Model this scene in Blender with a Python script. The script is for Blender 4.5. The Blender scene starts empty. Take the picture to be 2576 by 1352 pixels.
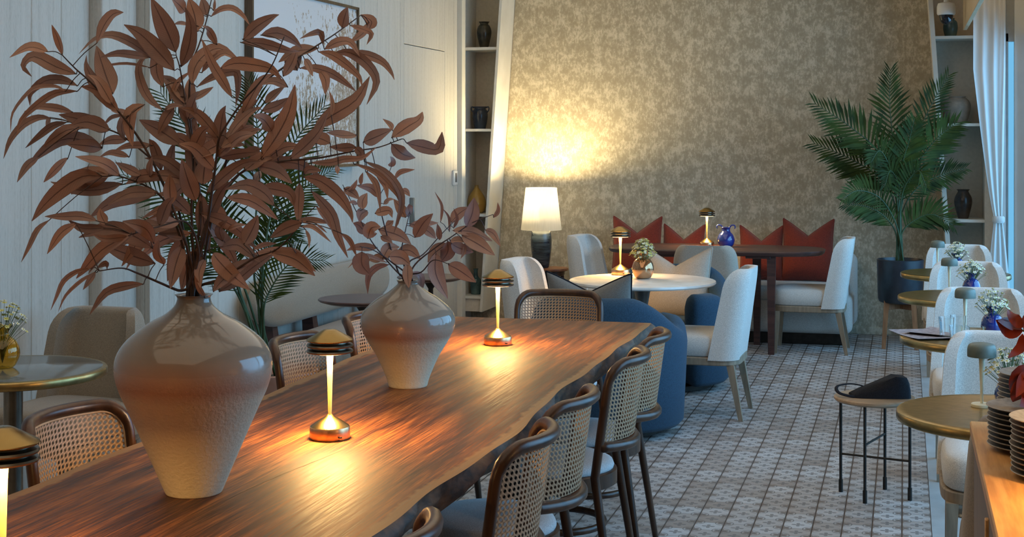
import bpy, bmesh, math, random
from mathutils import Vector, Matrix
R = math.radians
random.seed(7)
scene = bpy.context.scene
col = scene.collection

# ------------------------------------------------------------------ camera
F, PX, PY, CH = 3650.0, 1288.0, 350.0, 1.57
YAW = math.atan2(2275 - 1288, F)
cd = bpy.data.cameras.new('camera')
cd.sensor_fit = 'HORIZONTAL'; cd.sensor_width = 36.0; cd.lens = F / 2576 * 36
cd.shift_y = -(676 - PY) / 2576
cam = bpy.data.objects.new('camera', cd); col.objects.link(cam)
cam.location = (0, 0, CH); cam.rotation_euler = (R(90), 0, YAW)
scene.camera = cam

# ------------------------------------------------------------------ view, world, large lights
scene.view_settings.view_transform = 'Standard'
scene.view_settings.look = 'None'
scene.view_settings.exposure = 0.12
scene.view_settings.gamma = 1.0
scene.view_settings.use_curve_mapping = False
world = bpy.data.worlds.new('dusk_sky'); scene.world = world
world.use_nodes = True
bg = world.node_tree.nodes['Background']
bg.inputs[0].default_value = (0.19, 0.47, 0.72, 1); bg.inputs[1].default_value = 1.15

def light(name, kind, loc, energy, color, rot=(0, 0, 0), **kw):
    l = bpy.data.lights.new(name, kind); l.energy = energy; l.color = color
    for k, v in kw.items(): setattr(l, k, v)
    o = bpy.data.objects.new(name, l); col.objects.link(o); o.location = loc; o.rotation_euler = rot
    return o
WIN_X, WIN_Z0, WIN_Z1 = 0.86, 0.12, 2.36
po = light('window_daylight_portal', 'AREA', (WIN_X + 0.05, 7.4, 1.24), 1, (1, 1, 1), (0, R(90), 0), shape='RECTANGLE', size=2.24, size_y=8.0)
po.data.cycles.is_portal = True
light('window_daylight', 'AREA', (WIN_X + 1.2, 7.6, 1.9), 380, (0.32, 0.62, 1.0), (0, R(78), 0), shape='RECTANGLE', size=3.0, size_y=8.4)
light('ceiling_fill', 'AREA', (-1.6, 5.2, 3.05), 74, (1.0, 0.82, 0.6), (0, 0, 0), shape='RECTANGLE', size=3.0, size_y=10.0)  # broad warm fill added under the ceiling, no fixture modelled

light('pelmet_cove', 'AREA', (0.62, 5.0, 3.04), 22, (1.0, 0.74, 0.44), (0, 0, 0), shape='RECTANGLE', size=0.12, size_y=13.0)
# ------------------------------------------------------------------ pixel helpers (directions only)
_s, _c = math.sin(YAW), math.cos(YAW)
def ray(x, y):
    u, v = (x - PX) / F, (y - PY) / F
    return Vector((-_s + u * _c, _c + u * _s, -v))
def att(x, y, t): return Vector((0, 0, CH)) + ray(x, y) * t

# ------------------------------------------------------------------ materials
def nd(nt, kind, **kw):
    n = nt.nodes.new(kind)
    for k, v in kw.items(): setattr(n, k, v)
    return n
def ramp(nt, stops):
    n = nt.nodes.new('ShaderNodeValToRGB'); e = n.color_ramp.elements
    while len(e) < len(stops): e.new(0.5)
    for i, (p, c) in enumerate(stops): e[i].position = p; e[i].color = (*c, 1)
    return n
def base_mat(name):
    m = bpy.data.materials.new(name); m.use_nodes = True
    nt = m.node_tree; b = nt.nodes['Principled BSDF']
    return m, nt, b
def coords(nt, scale=(1, 1, 1), kind='Object'):
    tc = nd(nt, 'ShaderNodeTexCoord'); mp = nd(nt, 'ShaderNodeMapping'); mp.inputs['Scale'].default_value = scale
    nt.links.new(tc.outputs[kind], mp.inputs[0]); return mp.outputs[0]
def noise(nt, vec, scale, detail=3, rough=0.55):
    n = nd(nt, 'ShaderNodeTexNoise'); n.inputs['Scale'].default_value = scale
    n.inputs['Detail'].default_value = detail; n.inputs['Roughness'].default_value = rough
    nt.links.new(vec, n.inputs['Vector']); return n.outputs['Fac']
def bump(nt, b, fac, strength, dist=0.002):
    n = nd(nt, 'ShaderNodeBump'); n.inputs['Strength'].default_value = strength; n.inputs['Distance'].default_value = dist
    nt.links.new(fac, n.inputs['Height']); nt.links.new(n.outputs[0], b.inputs['Normal'])
def mottled(name, c0, c1, scale=8, rough=0.6, metallic=0.0, sc=(1, 1, 1), bstr=0.0, bscale=None, lo=0.35, hi=0.65, detail=3, **inp):
    m, nt, b = base_mat(name)
    v = coords(nt, sc); f = noise(nt, v, scale, detail); r = ramp(nt, [(lo, c0), (hi, c1)])
    nt.links.new(f, r.inputs[0]); nt.links.new(r.outputs[0], b.inputs['Base Color'])
    b.inputs['Roughness'].default_value = rough; b.inputs['Metallic'].default_value = metallic
    if bstr: bump(nt, b, noise(nt, v, bscale or scale * 4, 2), bstr)
    for k, val in inp.items(): b.inputs[k.replace('_', ' ')].default_value = val
    return m
def sc_(c, k): return tuple(x * k for x in c)
def fabric(name, c, scale=260, rough=0.95):
    return mottled(name, sc_(c, 0.78), sc_(c, 1.12), scale, rough, bstr=0.35, bscale=scale * 1.3, Sheen_Weight=0.25)

M = {}
M['bouquet_wood'] = None
M['dark_wood'] = mottled('walnut_stained_wood', (0.032, 0.012, 0.005), (0.08, 0.031, 0.012), 5, 0.32, sc=(6, 6, 0.8), Specular_IOR_Level=0.4)
M['plum_wood'] = mottled('dark_plum_wood', (0.04, 0.017, 0.014), (0.085, 0.034, 0.026), 6, 0.38, sc=(0.6, 6, 6))
M['mid_wood'] = mottled('warm_brown_wood', (0.16, 0.062, 0.028), (0.27, 0.115, 0.05), 6, 0.4, sc=(0.8, 6, 6))
M['taupe_wood'] = mottled('taupe_oak', (0.2, 0.15, 0.1), (0.3, 0.225, 0.15), 8, 0.5, sc=(6, 6, 0.8))
M['oak'] = mottled('honey_oak', (0.42, 0.2, 0.06), (0.62, 0.32, 0.11), 7, 0.42, sc=(9, 0.7, 9), bstr=0.1)
M['sideboard_side'] = mottled('brown_sideboard_veneer', (0.15, 0.1, 0.066), (0.21, 0.14, 0.092), 8, 0.5, sc=(6, 6, 0.7))
M['stool_wood'] = mottled('grey_oak_stool', (0.27, 0.19, 0.12), (0.4, 0.29, 0.19), 8, 0.45, sc=(0.7, 7, 7))
M['brass'] = mottled('brushed_brass', (0.36, 0.25, 0.095), (0.46, 0.325, 0.135), 30, 0.32, 1.0)
M['brass_lamp'] = mottled('lamp_brass', (0.25, 0.17, 0.062), (0.29, 0.2, 0.075), 20, 0.24, 1.0, Anisotropic=0.7)
M['brass_stem'] = mottled('satin_brass_stem', (0.62, 0.46, 0.16), (0.7, 0.52, 0.2), 40, 0.5, 0.35)
M['bronze_dark'] = mottled('dark_bronze', (0.1, 0.085, 0.06), (0.17, 0.14, 0.1), 30, 0.3, 0.9)
M['copper_base'] = mottled('copper_brass', (0.6, 0.32, 0.16), (0.72, 0.42, 0.22), 30, 0.32, 1.0)
M['black_metal'] = mottled('black_metal', (0.02, 0.018, 0.015), (0.035, 0.03, 0.025), 20, 0.45, 0.6)
M['steel'] = mottled('dark_steel_column', (0.17, 0.15, 0.12), (0.24, 0.21, 0.17), 20, 0.25, 1.0)
M['cream_fabric'] = fabric('cream_boucle', (0.58, 0.55, 0.5))
M['beige_fabric'] = fabric('beige_wool', (0.29, 0.24, 0.18))
M['grey_fabric'] = fabric('grey_linen', (0.17, 0.155, 0.135))
M['stone_fabric'] = fabric('stone_linen', (0.34, 0.29, 0.23))
M['blue_fabric'] = mottled('denim_blue_weave', (0.01, 0.032, 0.058), (0.019, 0.056, 0.095), 200, 0.95, bstr=0.35, bscale=260, Sheen_Weight=0.04)
M['navy_fabric'] = mottled('black_bag_fabric', (0.006, 0.007, 0.011), (0.011, 0.013, 0.019), 200, 0.8, Specular_IOR_Level=0.2)
M['red_fabric'] = fabric('rust_velvet', (0.18, 0.022, 0.009), 120)
M['seat_fabric'] = fabric('pale_grey_seat', (0.46, 0.46, 0.46))
M['white_plaster'] = mottled('off_white_paint', (0.6, 0.56, 0.48), (0.66, 0.62, 0.54), 5, 0.7)
M['pelmet'] = mottled('warm_lit_pelmet_paint', (0.46, 0.36, 0.23), (0.52, 0.42, 0.28), 5, 0.7)  # warm light on the pelmet board is put into this tan colour
M['niche_paint'] = mottled('taupe_niche_paint', (0.56, 0.5, 0.41), (0.62, 0.555, 0.46), 40, 0.75)
M['ceiling_paint'] = mottled('ceiling_paint', (0.62, 0.57, 0.5), (0.66, 0.62, 0.55), 4, 0.8)
M['white_marble'] = mottled('white_stone_top', (0.66, 0.6, 0.52), (0.8, 0.77, 0.72), 6, 0.22)
M['grey_metal'] = mottled('grey_pedestal', (0.1, 0.1, 0.095), (0.15, 0.15, 0.14), 10, 0.4, 0.3)
M['terracotta'] = mottled('dusty_terracotta', (0.27, 0.15, 0.11), (0.36, 0.21, 0.16), 9, 0.7)
M['planter_black'] = mottled('black_planter', (0.012, 0.016, 0.022), (0.025, 0.03, 0.04), 9, 0.35)
M['planter_wood'] = mottled('teak_planter_legs', (0.2, 0.085, 0.035), (0.31, 0.14, 0.06), 7, 0.45, sc=(7, 7, 0.8))
M['soil'] = mottled('soil', (0.02, 0.013, 0.009), (0.06, 0.04, 0.025), 40, 0.95)
M['palm'] = mottled('palm_green', (0.015, 0.026, 0.003), (0.044, 0.066, 0.008), 6, 0.7, Specular_IOR_Level=0.2)
M['palm_stem'] = mottled('palm_stem', (0.02, 0.05, 0.018), (0.05, 0.09, 0.035), 9, 0.5)
M['twig'] = mottled('dark_twig', (0.035, 0.018, 0.012), (0.08, 0.045, 0.03), 30, 0.6)
M['twig_purple'] = mottled('plum_twig', (0.03, 0.016, 0.018), (0.06, 0.03, 0.03), 30, 0.6)
M['stoneware'] = mottled('grey_stoneware', (0.17, 0.145, 0.12), (0.27, 0.23, 0.19), 60, 0.42, bstr=0.2)
M['stoneware_light'] = mottled('cream_stoneware', (0.5, 0.42, 0.3), (0.66, 0.57, 0.43), 60, 0.45)
M['dark_glaze'] = mottled('dark_olive_glaze', (0.02, 0.018, 0.012), (0.06, 0.052, 0.032), 12, 0.22)
M['blue_glaze'] = mottled('blue_black_glaze', (0.008, 0.012, 0.025), (0.03, 0.05, 0.085), 9, 0.18)
M['lamp_glaze'] = mottled('ribbed_blue_black_glaze', (0.006, 0.009, 0.014), (0.035, 0.05, 0.065), 7, 0.22, sc=(1, 1, 9))
M['ochre_glaze'] = mottled('ochre_glaze', (0.3, 0.17, 0.03), (0.46, 0.28, 0.06), 6, 0.2)
M['teal_glaze'] = mottled('teal_glaze', (0.035, 0.075, 0.08), (0.1, 0.17, 0.17), 9, 0.25)
M['grey_ceramic'] = mottled('pitted_grey_ceramic', (0.2, 0.165, 0.13), (0.27, 0.225, 0.175), 30, 0.7, bstr=0.4)
M['brown_glaze'] = mottled('brown_black_glaze', (0.02, 0.013, 0.01), (0.07, 0.045, 0.03), 9, 0.25)
M['shell_white'] = mottled('pale_ceramic', (0.5, 0.46, 0.4), (0.6, 0.56, 0.5), 9, 0.35)
M['white_plastic'] = mottled('white_plastic', (0.66, 0.64, 0.6), (0.7, 0.68, 0.64), 6, 0.4)
M['black_plastic'] = mottled('black_gloss', (0.008, 0.008, 0.01), (0.014, 0.014, 0.016), 6, 0.12)
M['green_lamp'] = mottled('matte_grey_green_metal', (0.1, 0.125, 0.105), (0.14, 0.165, 0.14), 30, 0.5, 0.2)
M['pale_metal'] = mottled('pale_champagne_metal', (0.7, 0.66, 0.48), (0.78, 0.74, 0.56), 30, 0.45, 0.15)
M['flower_white'] = mottled('white_blossom', (0.55, 0.58, 0.42), (0.8, 0.82, 0.7), 60, 0.8)
M['flower_yellow'] = mottled('yellow_green_blossom', (0.45, 0.42, 0.08), (0.72, 0.7, 0.3), 60, 0.8)
M['flower_centre'] = mottled('yellow_flower_centre', (0.45, 0.36, 0.06), (0.55, 0.42, 0.08), 60, 0.8)
M['stem_green'] = mottled('flower_stem', (0.06, 0.1, 0.03), (0.13, 0.18, 0.06), 30, 0.6)
M['red_petal'] = mottled('dark_red_petal', (0.09, 0.004, 0.003), (0.27, 0.026, 0.005), 14, 0.6, lo=0.4, hi=0.6, sc=(1, 1, 1))
M['paper'] = mottled('menu_print', (0.16, 0.13, 0.15), (0.42, 0.37, 0.37), 45, 0.6, sc=(1, 3, 1))
M['amber_liquid'] = mottled('amber_wax', (0.75, 0.36, 0.04), (0.9, 0.52, 0.1), 10, 0.3)
M['frame_wood'] = mottled('picture_frame_wood', (0.06, 0.034, 0.016), (0.12, 0.07, 0.032), 8, 0.45, sc=(5, 5, 0.7))
M['handle_grey'] = mottled('grey_handle', (0.2, 0.19, 0.17), (0.26, 0.25, 0.23), 8, 0.4, 0.5)
M['jamb'] = mottled('pale_window_jamb', (0.58, 0.62, 0.62), (0.64, 0.68, 0.68), 4, 0.6)
M['window_metal'] = mottled('window_frame_grey', (0.26, 0.28, 0.28), (0.32, 0.34, 0.34), 8, 0.45, 0.4)
M['base_floor'] = mottled('pale_stone_border', (0.34, 0.36, 0.36), (0.42, 0.44, 0.44), 6, 0.4)
M['black_gap'] = mottled('dark_brown_grout', (0.1, 0.07, 0.055), (0.14, 0.1, 0.08), 20, 0.8)  # dark brown grout between the floor tiles
M['camera_lens'] = M['black_plastic']

def glassy(name, c, rough=0.03, alpha_mix=0.0):
    m, nt, b = base_mat(name)
    b.inputs['Base Color'].default_value = (*c, 1); b.inputs['Roughness'].default_value = rough
    b.inputs['Transmission Weight'].default_value = 1.0; b.inputs['IOR'].default_value = 1.45
    v = coords(nt); bump(nt, b, noise(nt, v, 18, 1), 0.05)
    return m
M['amber_glass'] = glassy('amber_glass', (1.0, 0.72, 0.2))
M['mercury_glass'] = mottled('copper_mercury_glass', (0.32, 0.13, 0.05), (0.6, 0.36, 0.2), 5, 0.08, 0.85)
M['blue_glass'] = mottled('cobalt_glass', (0.006, 0.01, 0.1), (0.02, 0.05, 0.3), 5, 0.06, Coat_Weight=0.6)
M['clear_glass'] = glassy('clear_glass', (0.95, 0.97, 0.97), 0.0)

def pane_mat():
    m, nt, b = base_mat('window_pane_glass')
    out = nt.nodes['Material Output']; nt.nodes.remove(b)
    t = nd(nt, 'ShaderNodeBsdfTransparent'); t.inputs[0].default_value = (0.86, 0.94, 0.96, 1)
    g = nd(nt, 'ShaderNodeBsdfGlossy'); g.inputs['Roughness'].default_value = 0.02
    fr = nd(nt, 'ShaderNodeFresnel'); fr.inputs[0].default_value = 1.15
    mx = nd(nt, 'ShaderNodeMixShader'); L = nt.links.new
    L(fr.outputs[0], mx.inputs[0]); L(t.outputs[0], mx.inputs[1]); L(g.outputs[0], mx.inputs[2]); L(mx.outputs[0], out.inputs[0])
    return m
M['pane'] = pane_mat()
def thin_cloth(name, c, k=0.5):
    m, nt, b = base_mat(name); out = nt.nodes['Material Output']; L = nt.links.new
    v = coords(nt, (1, 1, 0.05)); r = ramp(nt, [(0.3, sc_(c, 0.92)), (0.7, c)])
    L(noise(nt, v, 90, 2), r.inputs[0]); L(r.outputs[0], b.inputs['Base Color']); b.inputs['Roughness'].default_value = 0.9
    t = nd(nt, 'ShaderNodeBsdfTranslucent'); L(r.outputs[0], t.inputs[0])
    mx = nd(nt, 'ShaderNodeMixShader'); mx.inputs[0].default_value = k
    L(b.outputs[0], mx.inputs[1]); L(t.outputs[0], mx.inputs[2]); L(mx.outputs[0], out.inputs[0])
    return m
M['curtain'] = thin_cloth('white_sheer_curtain', (0.72, 0.72, 0.7), 0.35)
M['shade'] = thin_cloth('white_lamp_shade', (0.95, 0.94, 0.92), 0.8)
def emit(name, c, s):
    m, nt, b = base_mat(name)
    b.inputs['Base Color'].default_value = (*c, 1); b.inputs['Emission Color'].default_value = (*c, 1); b.inputs['Emission Strength'].default_value = s
    return m
M['glow'] = emit('warm_led', (1.0, 0.72, 0.35), 5)

def math_(nt, op, a, b=None, c=None):
    n = nd(nt, 'ShaderNodeMath', operation=op)
    for i, x in enumerate((a, b, c)):
        if x is None: continue
        if isinstance(x, (int, float)): n.inputs[i].default_value = x
        else: nt.links.new(x, n.inputs[i])
    return n.outputs[0]
def mixc(nt, fac, a, b, mode='MIX'):
    n = nd(nt, 'ShaderNodeMix', data_type='RGBA', blend_type=mode)
    for i, x in ((0, fac), (6, a), (7, b)):
        if isinstance(x, tuple): n.inputs[i].default_value = (*x, 1)
        elif isinstance(x, (int, float)): n.inputs[i].default_value = x
        else: nt.links.new(x, n.inputs[i])
    return n.outputs[2]

TILE, TX0, TY0 = 0.1165, 0.107, 0.0
def tile_mat():
    m, nt, b = base_mat('patterned_cement_tile'); L = nt.links.new
    g = nd(nt, 'ShaderNodeNewGeometry'); sp = nd(nt, 'ShaderNodeSeparateXYZ'); L(g.outputs['Position'], sp.inputs[0])
    gx = math_(nt, 'DIVIDE', math_(nt, 'SUBTRACT', sp.outputs[0], TX0), TILE)
    gy = math_(nt, 'DIVIDE', math_(nt, 'SUBTRACT', sp.outputs[1], TY0), TILE)
    fx = math_(nt, 'SUBTRACT', math_(nt, 'FRACT', gx), 0.5); fy = math_(nt, 'SUBTRACT', math_(nt, 'FRACT', gy), 0.5)
    cv = nd(nt, 'ShaderNodeCombineXYZ'); L(math_(nt, 'FLOOR', gx), cv.inputs[0]); L(math_(nt, 'FLOOR', gy), cv.inputs[1])
    wn = nd(nt, 'ShaderNodeTexWhiteNoise'); wn.noise_dimensions = '2D'; L(cv.outputs[0], wn.inputs['Vector'])
    r = ramp(nt, [(0.0, (0.3, 0.24, 0.2)), (0.2, (0.38, 0.325, 0.285)), (0.5, (0.44, 0.4, 0.37)), (0.8, (0.475, 0.44, 0.415)), (1.0, (0.55, 0.53, 0.51))]); L(wn.outputs['Value'], r.inputs[0])
    ax, ay = math_(nt, 'ABSOLUTE', fx), math_(nt, 'ABSOLUTE', fy)
    rad = math_(nt, 'SQRT', math_(nt, 'ADD', math_(nt, 'MULTIPLY', fx, fx), math_(nt, 'MULTIPLY', fy, fy)))
    ang = math_(nt, 'ARCTAN2', fy, fx)
    # small four petalled flower in the middle
    pet = math_(nt, 'MULTIPLY', math_(nt, 'ABSOLUTE', math_(nt, 'COSINE', math_(nt, 'MULTIPLY', ang, 2.0))), 0.2)
    mid = math_(nt, 'LESS_THAN', rad, math_(nt, 'ADD', pet, 0.03))
    # corner rosettes
    cx, cy = math_(nt, 'SUBTRACT', 0.5, ax), math_(nt, 'SUBTRACT', 0.5, ay)
    cr = math_(nt, 'SQRT', math_(nt, 'ADD', math_(nt, 'MULTIPLY', cx, cx), math_(nt, 'MULTIPLY', cy, cy)))
    ca = math_(nt, 'ARCTAN2', cy, cx)
    cor = math_(nt, 'LESS_THAN', cr, math_(nt, 'ADD', math_(nt, 'MULTIPLY', math_(nt, 'ABSOLUTE', math_(nt, 'SINE', math_(nt, 'MULTIPLY', ca, 3.0))), 0.1), 0.17))
    ring = math_(nt, 'LESS_THAN', math_(nt, 'ABSOLUTE', math_(nt, 'SUBTRACT', cr, 0.31)), 0.022)
    edge = math_(nt, 'MAXIMUM', math_(nt, 'GREATER_THAN', ax, 0.468), math_(nt, 'MULTIPLY', math_(nt, 'GREATER_THAN', ay, 0.475), 0.35))
    cs = mixc(nt, math_(nt, 'MULTIPLY', cor, 0.82), r.outputs[0], (0.155, 0.115, 0.09))
    cs = mixc(nt, math_(nt, 'MULTIPLY', ring, 0.7), cs, (0.12, 0.105, 0.095))
    cs = mixc(nt, math_(nt, 'MULTIPLY', mid, 0.72), cs, (0.11, 0.1, 0.095))
    cs = mixc(nt, math_(nt, 'MULTIPLY', edge, 0.6), cs, (0.14, 0.11, 0.09))
    n = noise(nt, coords(nt, (1, 1, 1)), 90, 2)
    cs = mixc(nt, math_(nt, 'MULTIPLY', n, 0.28), cs, (0.2, 0.17, 0.15))
    L(cs, b.inputs['Base Color']); b.inputs['Roughness'].default_value = 0.48
    return m
M['tile'] = tile_mat()

def wallpaper_mat():
    m, nt, b = base_mat('mottled_gold_grey_wallpaper'); L = nt.links.new
    v = coords(nt, (1, 1, 0.8)); v2 = coords(nt, (1.5, 1, 0.8))
    a = noise(nt, v, 13, 9, 0.72); a2 = noise(nt, v2, 40, 6, 0.7)
    s = math_(nt, 'ADD', math_(nt, 'MULTIPLY', a, 0.6), math_(nt, 'MULTIPLY', a2, 0.4))
    r = ramp(nt, [(0.44, (0.33, 0.28, 0.195)), (0.5, (0.385, 0.33, 0.235)), (0.535, (0.49, 0.43, 0.32)), (0.6, (0.58, 0.52, 0.4))]); L(s, r.inputs[0])
    L(r.outputs[0], b.inputs['Base Color'])
    rr = ramp(nt, [(0.45, (0.62,) * 3), (0.56, (0.42,) * 3)]); L(s, rr.inputs[0]); L(rr.outputs[0], b.inputs['Roughness'])
    bump(nt, b, s, 0.25, 0.003)
    return m
M['wallpaper'] = wallpaper_mat()
def panel_mat():
    m, nt, b = base_mat('pale_grooved_wall_covering'); L = nt.links.new
    v = coords(nt, (1, 1, 0.03)); v2 = coords(nt, (1, 1, 0.25))
    a = noise(nt, v, 70, 3); f = noise(nt, v2, 160, 2)
    s = math_(nt, 'ADD', math_(nt, 'MULTIPLY', a, 0.6), math_(nt, 'MULTIPLY', f, 0.4))
    r = ramp(nt, [(0.36, (0.43, 0.4, 0.345)), (0.47, (0.5, 0.47, 0.41)), (0.62, (0.54, 0.51, 0.45))]); L(s, r.inputs[0])
    L(r.outputs[0], b.inputs['Base Color']); b.inputs['Roughness'].default_value = 0.78; bump(nt, b, s, 0.3, 0.002)
    return m
M['panel'] = panel_mat()
def slab_mat():
    m, nt, b = base_mat('live_edge_suar_wood'); L = nt.links.new
    v = coords(nt, (7, 0.55, 3)); w = coords(nt, (2.2, 0.3, 1)); fine = coords(nt, (60, 1.6, 10))
    a = noise(nt, v, 3.2, 7, 0.62); big = noise(nt, w, 2.0, 3); fi = noise(nt, fine, 4, 4)
    s = math_(nt, 'ADD', math_(nt, 'ADD', math_(nt, 'MULTIPLY', a, 0.42), math_(nt, 'MULTIPLY', big, 0.26)), math_(nt, 'MULTIPLY', fi, 0.32))
    r = ramp(nt, [(0.4, (0.018, 0.006, 0.003)), (0.47, (0.055, 0.017, 0.006)), (0.53, (0.135, 0.042, 0.01)), (0.6, (0.27, 0.095, 0.021))]); L(s, r.inputs[0])
    at = nd(nt, 'ShaderNodeAttribute', attribute_name='edge')
    n2 = noise(nt, coords(nt, (3, 3, 3)), 5, 4)
    e = math_(nt, 'SUBTRACT', at.outputs['Fac'], math_(nt, 'MULTIPLY', math_(nt, 'SUBTRACT', n2, 0.5), 0.7))
    sap = ramp(nt, [(0.52, (0, 0, 0)), (0.66, (1, 1, 1))]); L(e, sap.inputs[0])
    c1 = mixc(nt, math_(nt, 'MULTIPLY', sap.outputs[0], 0.65), r.outputs[0], (0.27, 0.155, 0.058))
    L(c1, b.inputs['Base Color'])
    b.inputs['Specular IOR Level'].default_value = 0.36
    rr = ramp(nt, [(0.3, (0.45,) * 3), (0.7, (0.62,) * 3)]); L(fi, rr.inputs[0]); L(rr.outputs[0], b.inputs['Roughness'])
    bump(nt, b, s, 0.12, 0.002)
    return m
M['slab'] = slab_mat()
M['bark'] = mottled('dark_bark_edge', (0.018, 0.011, 0.007), (0.13, 0.065, 0.03), 14, 0.7, sc=(1, 1, 2), bstr=1.0, bscale=25, detail=6)
def vase_mat(name, zmid, zh):
    m, nt, b = base_mat(name); L = nt.links.new
    v = coords(nt); sp = nd(nt, 'ShaderNodeSeparateXYZ'); L(v, sp.inputs[0])
    n = noise(nt, v, 5, 3)
    h = math_(nt, 'ADD', math_(nt, 'DIVIDE', sp.outputs[2], zh), math_(nt, 'MULTIPLY', math_(nt, 'SUBTRACT', n, 0.5), 0.04))
    r = ramp(nt, [(0.0, (0.56, 0.46, 0.33)), (zmid - 0.07, (0.52, 0.4, 0.28)), (zmid, (0.37, 0.2, 0.125)), (zmid + 0.07, (0.36, 0.235, 0.165)), (zmid + 0.17, (0.23, 0.185, 0.145)), (1.0, (0.2, 0.165, 0.13))]); L(h, r.inputs[0])
    L(r.outputs[0], b.inputs['Base Color'])
    rr = ramp(nt, [(zmid - 0.05, (0.85,) * 3), (zmid + 0.12, (0.1,) * 3)]); L(h, rr.inputs[0]); L(rr.outputs[0], b.inputs['Roughness'])
    gl = ramp(nt, [(zmid - 0.05, (1,) * 3), (zmid + 0.1, (0.0,) * 3)]); L(h, gl.inputs[0])
    f = math_(nt, 'MULTIPLY', noise(nt, v, 130, 2), gl.outputs[0])
    bump(nt, b, f, 0.7, 0.0025)
    return m
M['vase_big'] = vase_mat('two_tone_glazed_stoneware', 0.56, 0.45)
M['vase_small'] = vase_mat('two_tone_glazed_stoneware_paler', 0.5, 0.345)
def leaf_mat(name, c0, c1, vein, trans=0.25, rough=0.6):
    m, nt, b = base_mat(name); out = nt.nodes['Material Output']; L = nt.links.new
    oi = nd(nt, 'ShaderNodeObjectInfo'); uv = nd(nt, 'ShaderNodeUVMap'); sp = nd(nt, 'ShaderNodeSeparateXYZ'); L(uv.outputs[0], sp.inputs[0])
    nz = noise(nt, coords(nt), 30, 4)
    f = math_(nt, 'ADD', math_(nt, 'MULTIPLY', oi.outputs['Random'], 0.55), math_(nt, 'MULTIPLY', nz, 0.5))
    r = ramp(nt, [(0.2, c0), (0.85, c1)]); L(f, r.inputs[0])
    d = math_(nt, 'ABSOLUTE', math_(nt, 'SUBTRACT', sp.outputs[0], 0.5))
    rib = math_(nt, 'LESS_THAN', d, 0.035)
    edg = math_(nt, 'GREATER_THAN', d, 0.46)
    wv = math_(nt, 'SINE', math_(nt, 'MULTIPLY', math_(nt, 'SUBTRACT', sp.outputs[1], math_(nt, 'MULTIPLY', d, 0.35)), 130.0))
    wv = math_(nt, 'MULTIPLY', math_(nt, 'GREATER_THAN', wv, 0.75), 0.16)
    c = mixc(nt, math_(nt, 'MAXIMUM', math_(nt, 'MULTIPLY', rib, 0.8), math_(nt, 'MAXIMUM', wv, math_(nt, 'MULTIPLY', edg, 0.4))), r.outputs[0], vein)
    L(c, b.inputs['Base Color']); b.inputs['Roughness'].default_value = rough
    t = nd(nt, 'ShaderNodeBsdfTranslucent'); L(c, t.inputs[0])
    mx = nd(nt, 'ShaderNodeMixShader'); mx.inputs[0].default_value = trans
    L(b.outputs[0], mx.inputs[1]); L(t.outputs[0], mx.inputs[2]); L(mx.outputs[0], out.inputs[0])
    return m
M['leaf_rust'] = leaf_mat('dried_rust_leaf', (0.22, 0.128, 0.1), (0.45, 0.24, 0.16), (0.08, 0.036, 0.03))
M['leaf_plum'] = leaf_mat('dried_plum_leaf', (0.22, 0.115, 0.1), (0.44, 0.24, 0.15), (0.08, 0.034, 0.034))
def cane_mat():
    m, nt, b = base_mat('woven_cane'); L = nt.links.new
    uv = nd(nt, 'ShaderNodeUVMap'); sp = nd(nt, 'ShaderNodeSeparateXYZ'); L(uv.outputs[0], sp.inputs[0])
    a = math_(nt, 'SINE', math_(nt, 'MULTIPLY', sp.outputs[0], 1.0)); c = math_(nt, 'SINE', math_(nt, 'MULTIPLY', sp.outputs[1], 1.0))
    f = math_(nt, 'ADD', math_(nt, 'MULTIPLY', math_(nt, 'MULTIPLY', a, c), 0.5), 0.5)
    r = ramp(nt, [(0.2, (0.2, 0.11, 0.055)), (0.8, (0.46, 0.285, 0.155))]); L(f, r.inputs[0]); L(r.outputs[0], b.inputs['Base Color']); b.inputs['Roughness'].default_value = 0.5
    return m
M['cane'] = cane_mat()
M['cane_bead'] = mottled('cane_bead', (0.42, 0.26, 0.14), (0.52, 0.34, 0.2), 20, 0.45)
def painting_mat():
    m, nt, b = base_mat('abstract_painting'); L = nt.links.new
    tc = nd(nt, 'ShaderNodeTexCoord'); sp = nd(nt, 'ShaderNodeSeparateXYZ'); L(tc.outputs['Generated'], sp.inputs[0])
    v = coords(nt, (1, 1, 0.6)); sp1 = noise(nt, v, 34, 5, 0.7); big = noise(nt, coords(nt, (1, 1.2, 0.8)), 2.6, 3)
    dens = math_(nt, 'ADD', math_(nt, 'MULTIPLY', sp.outputs[1], 0.5), math_(nt, 'ADD', math_(nt, 'MULTIPLY', big, 0.75), math_(nt, 'MULTIPLY', sp.outputs[2], -0.36)))
    k = math_(nt, 'SUBTRACT', math_(nt, 'ADD', sp1, math_(nt, 'MULTIPLY', dens, 0.55)), 0.42)
    r = ramp(nt, [(0.385, (0.6, 0.59, 0.58)), (0.405, (0.42, 0.33, 0.22)), (0.46, (0.22, 0.12, 0.06)), (0.52, (0.5, 0.44, 0.36))]); L(k, r.inputs[0])
    L(r.outputs[0], b.inputs['Base Color']); b.inputs['Roughness'].default_value = 0.6; return m
M['painting'] = painting_mat()

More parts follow.
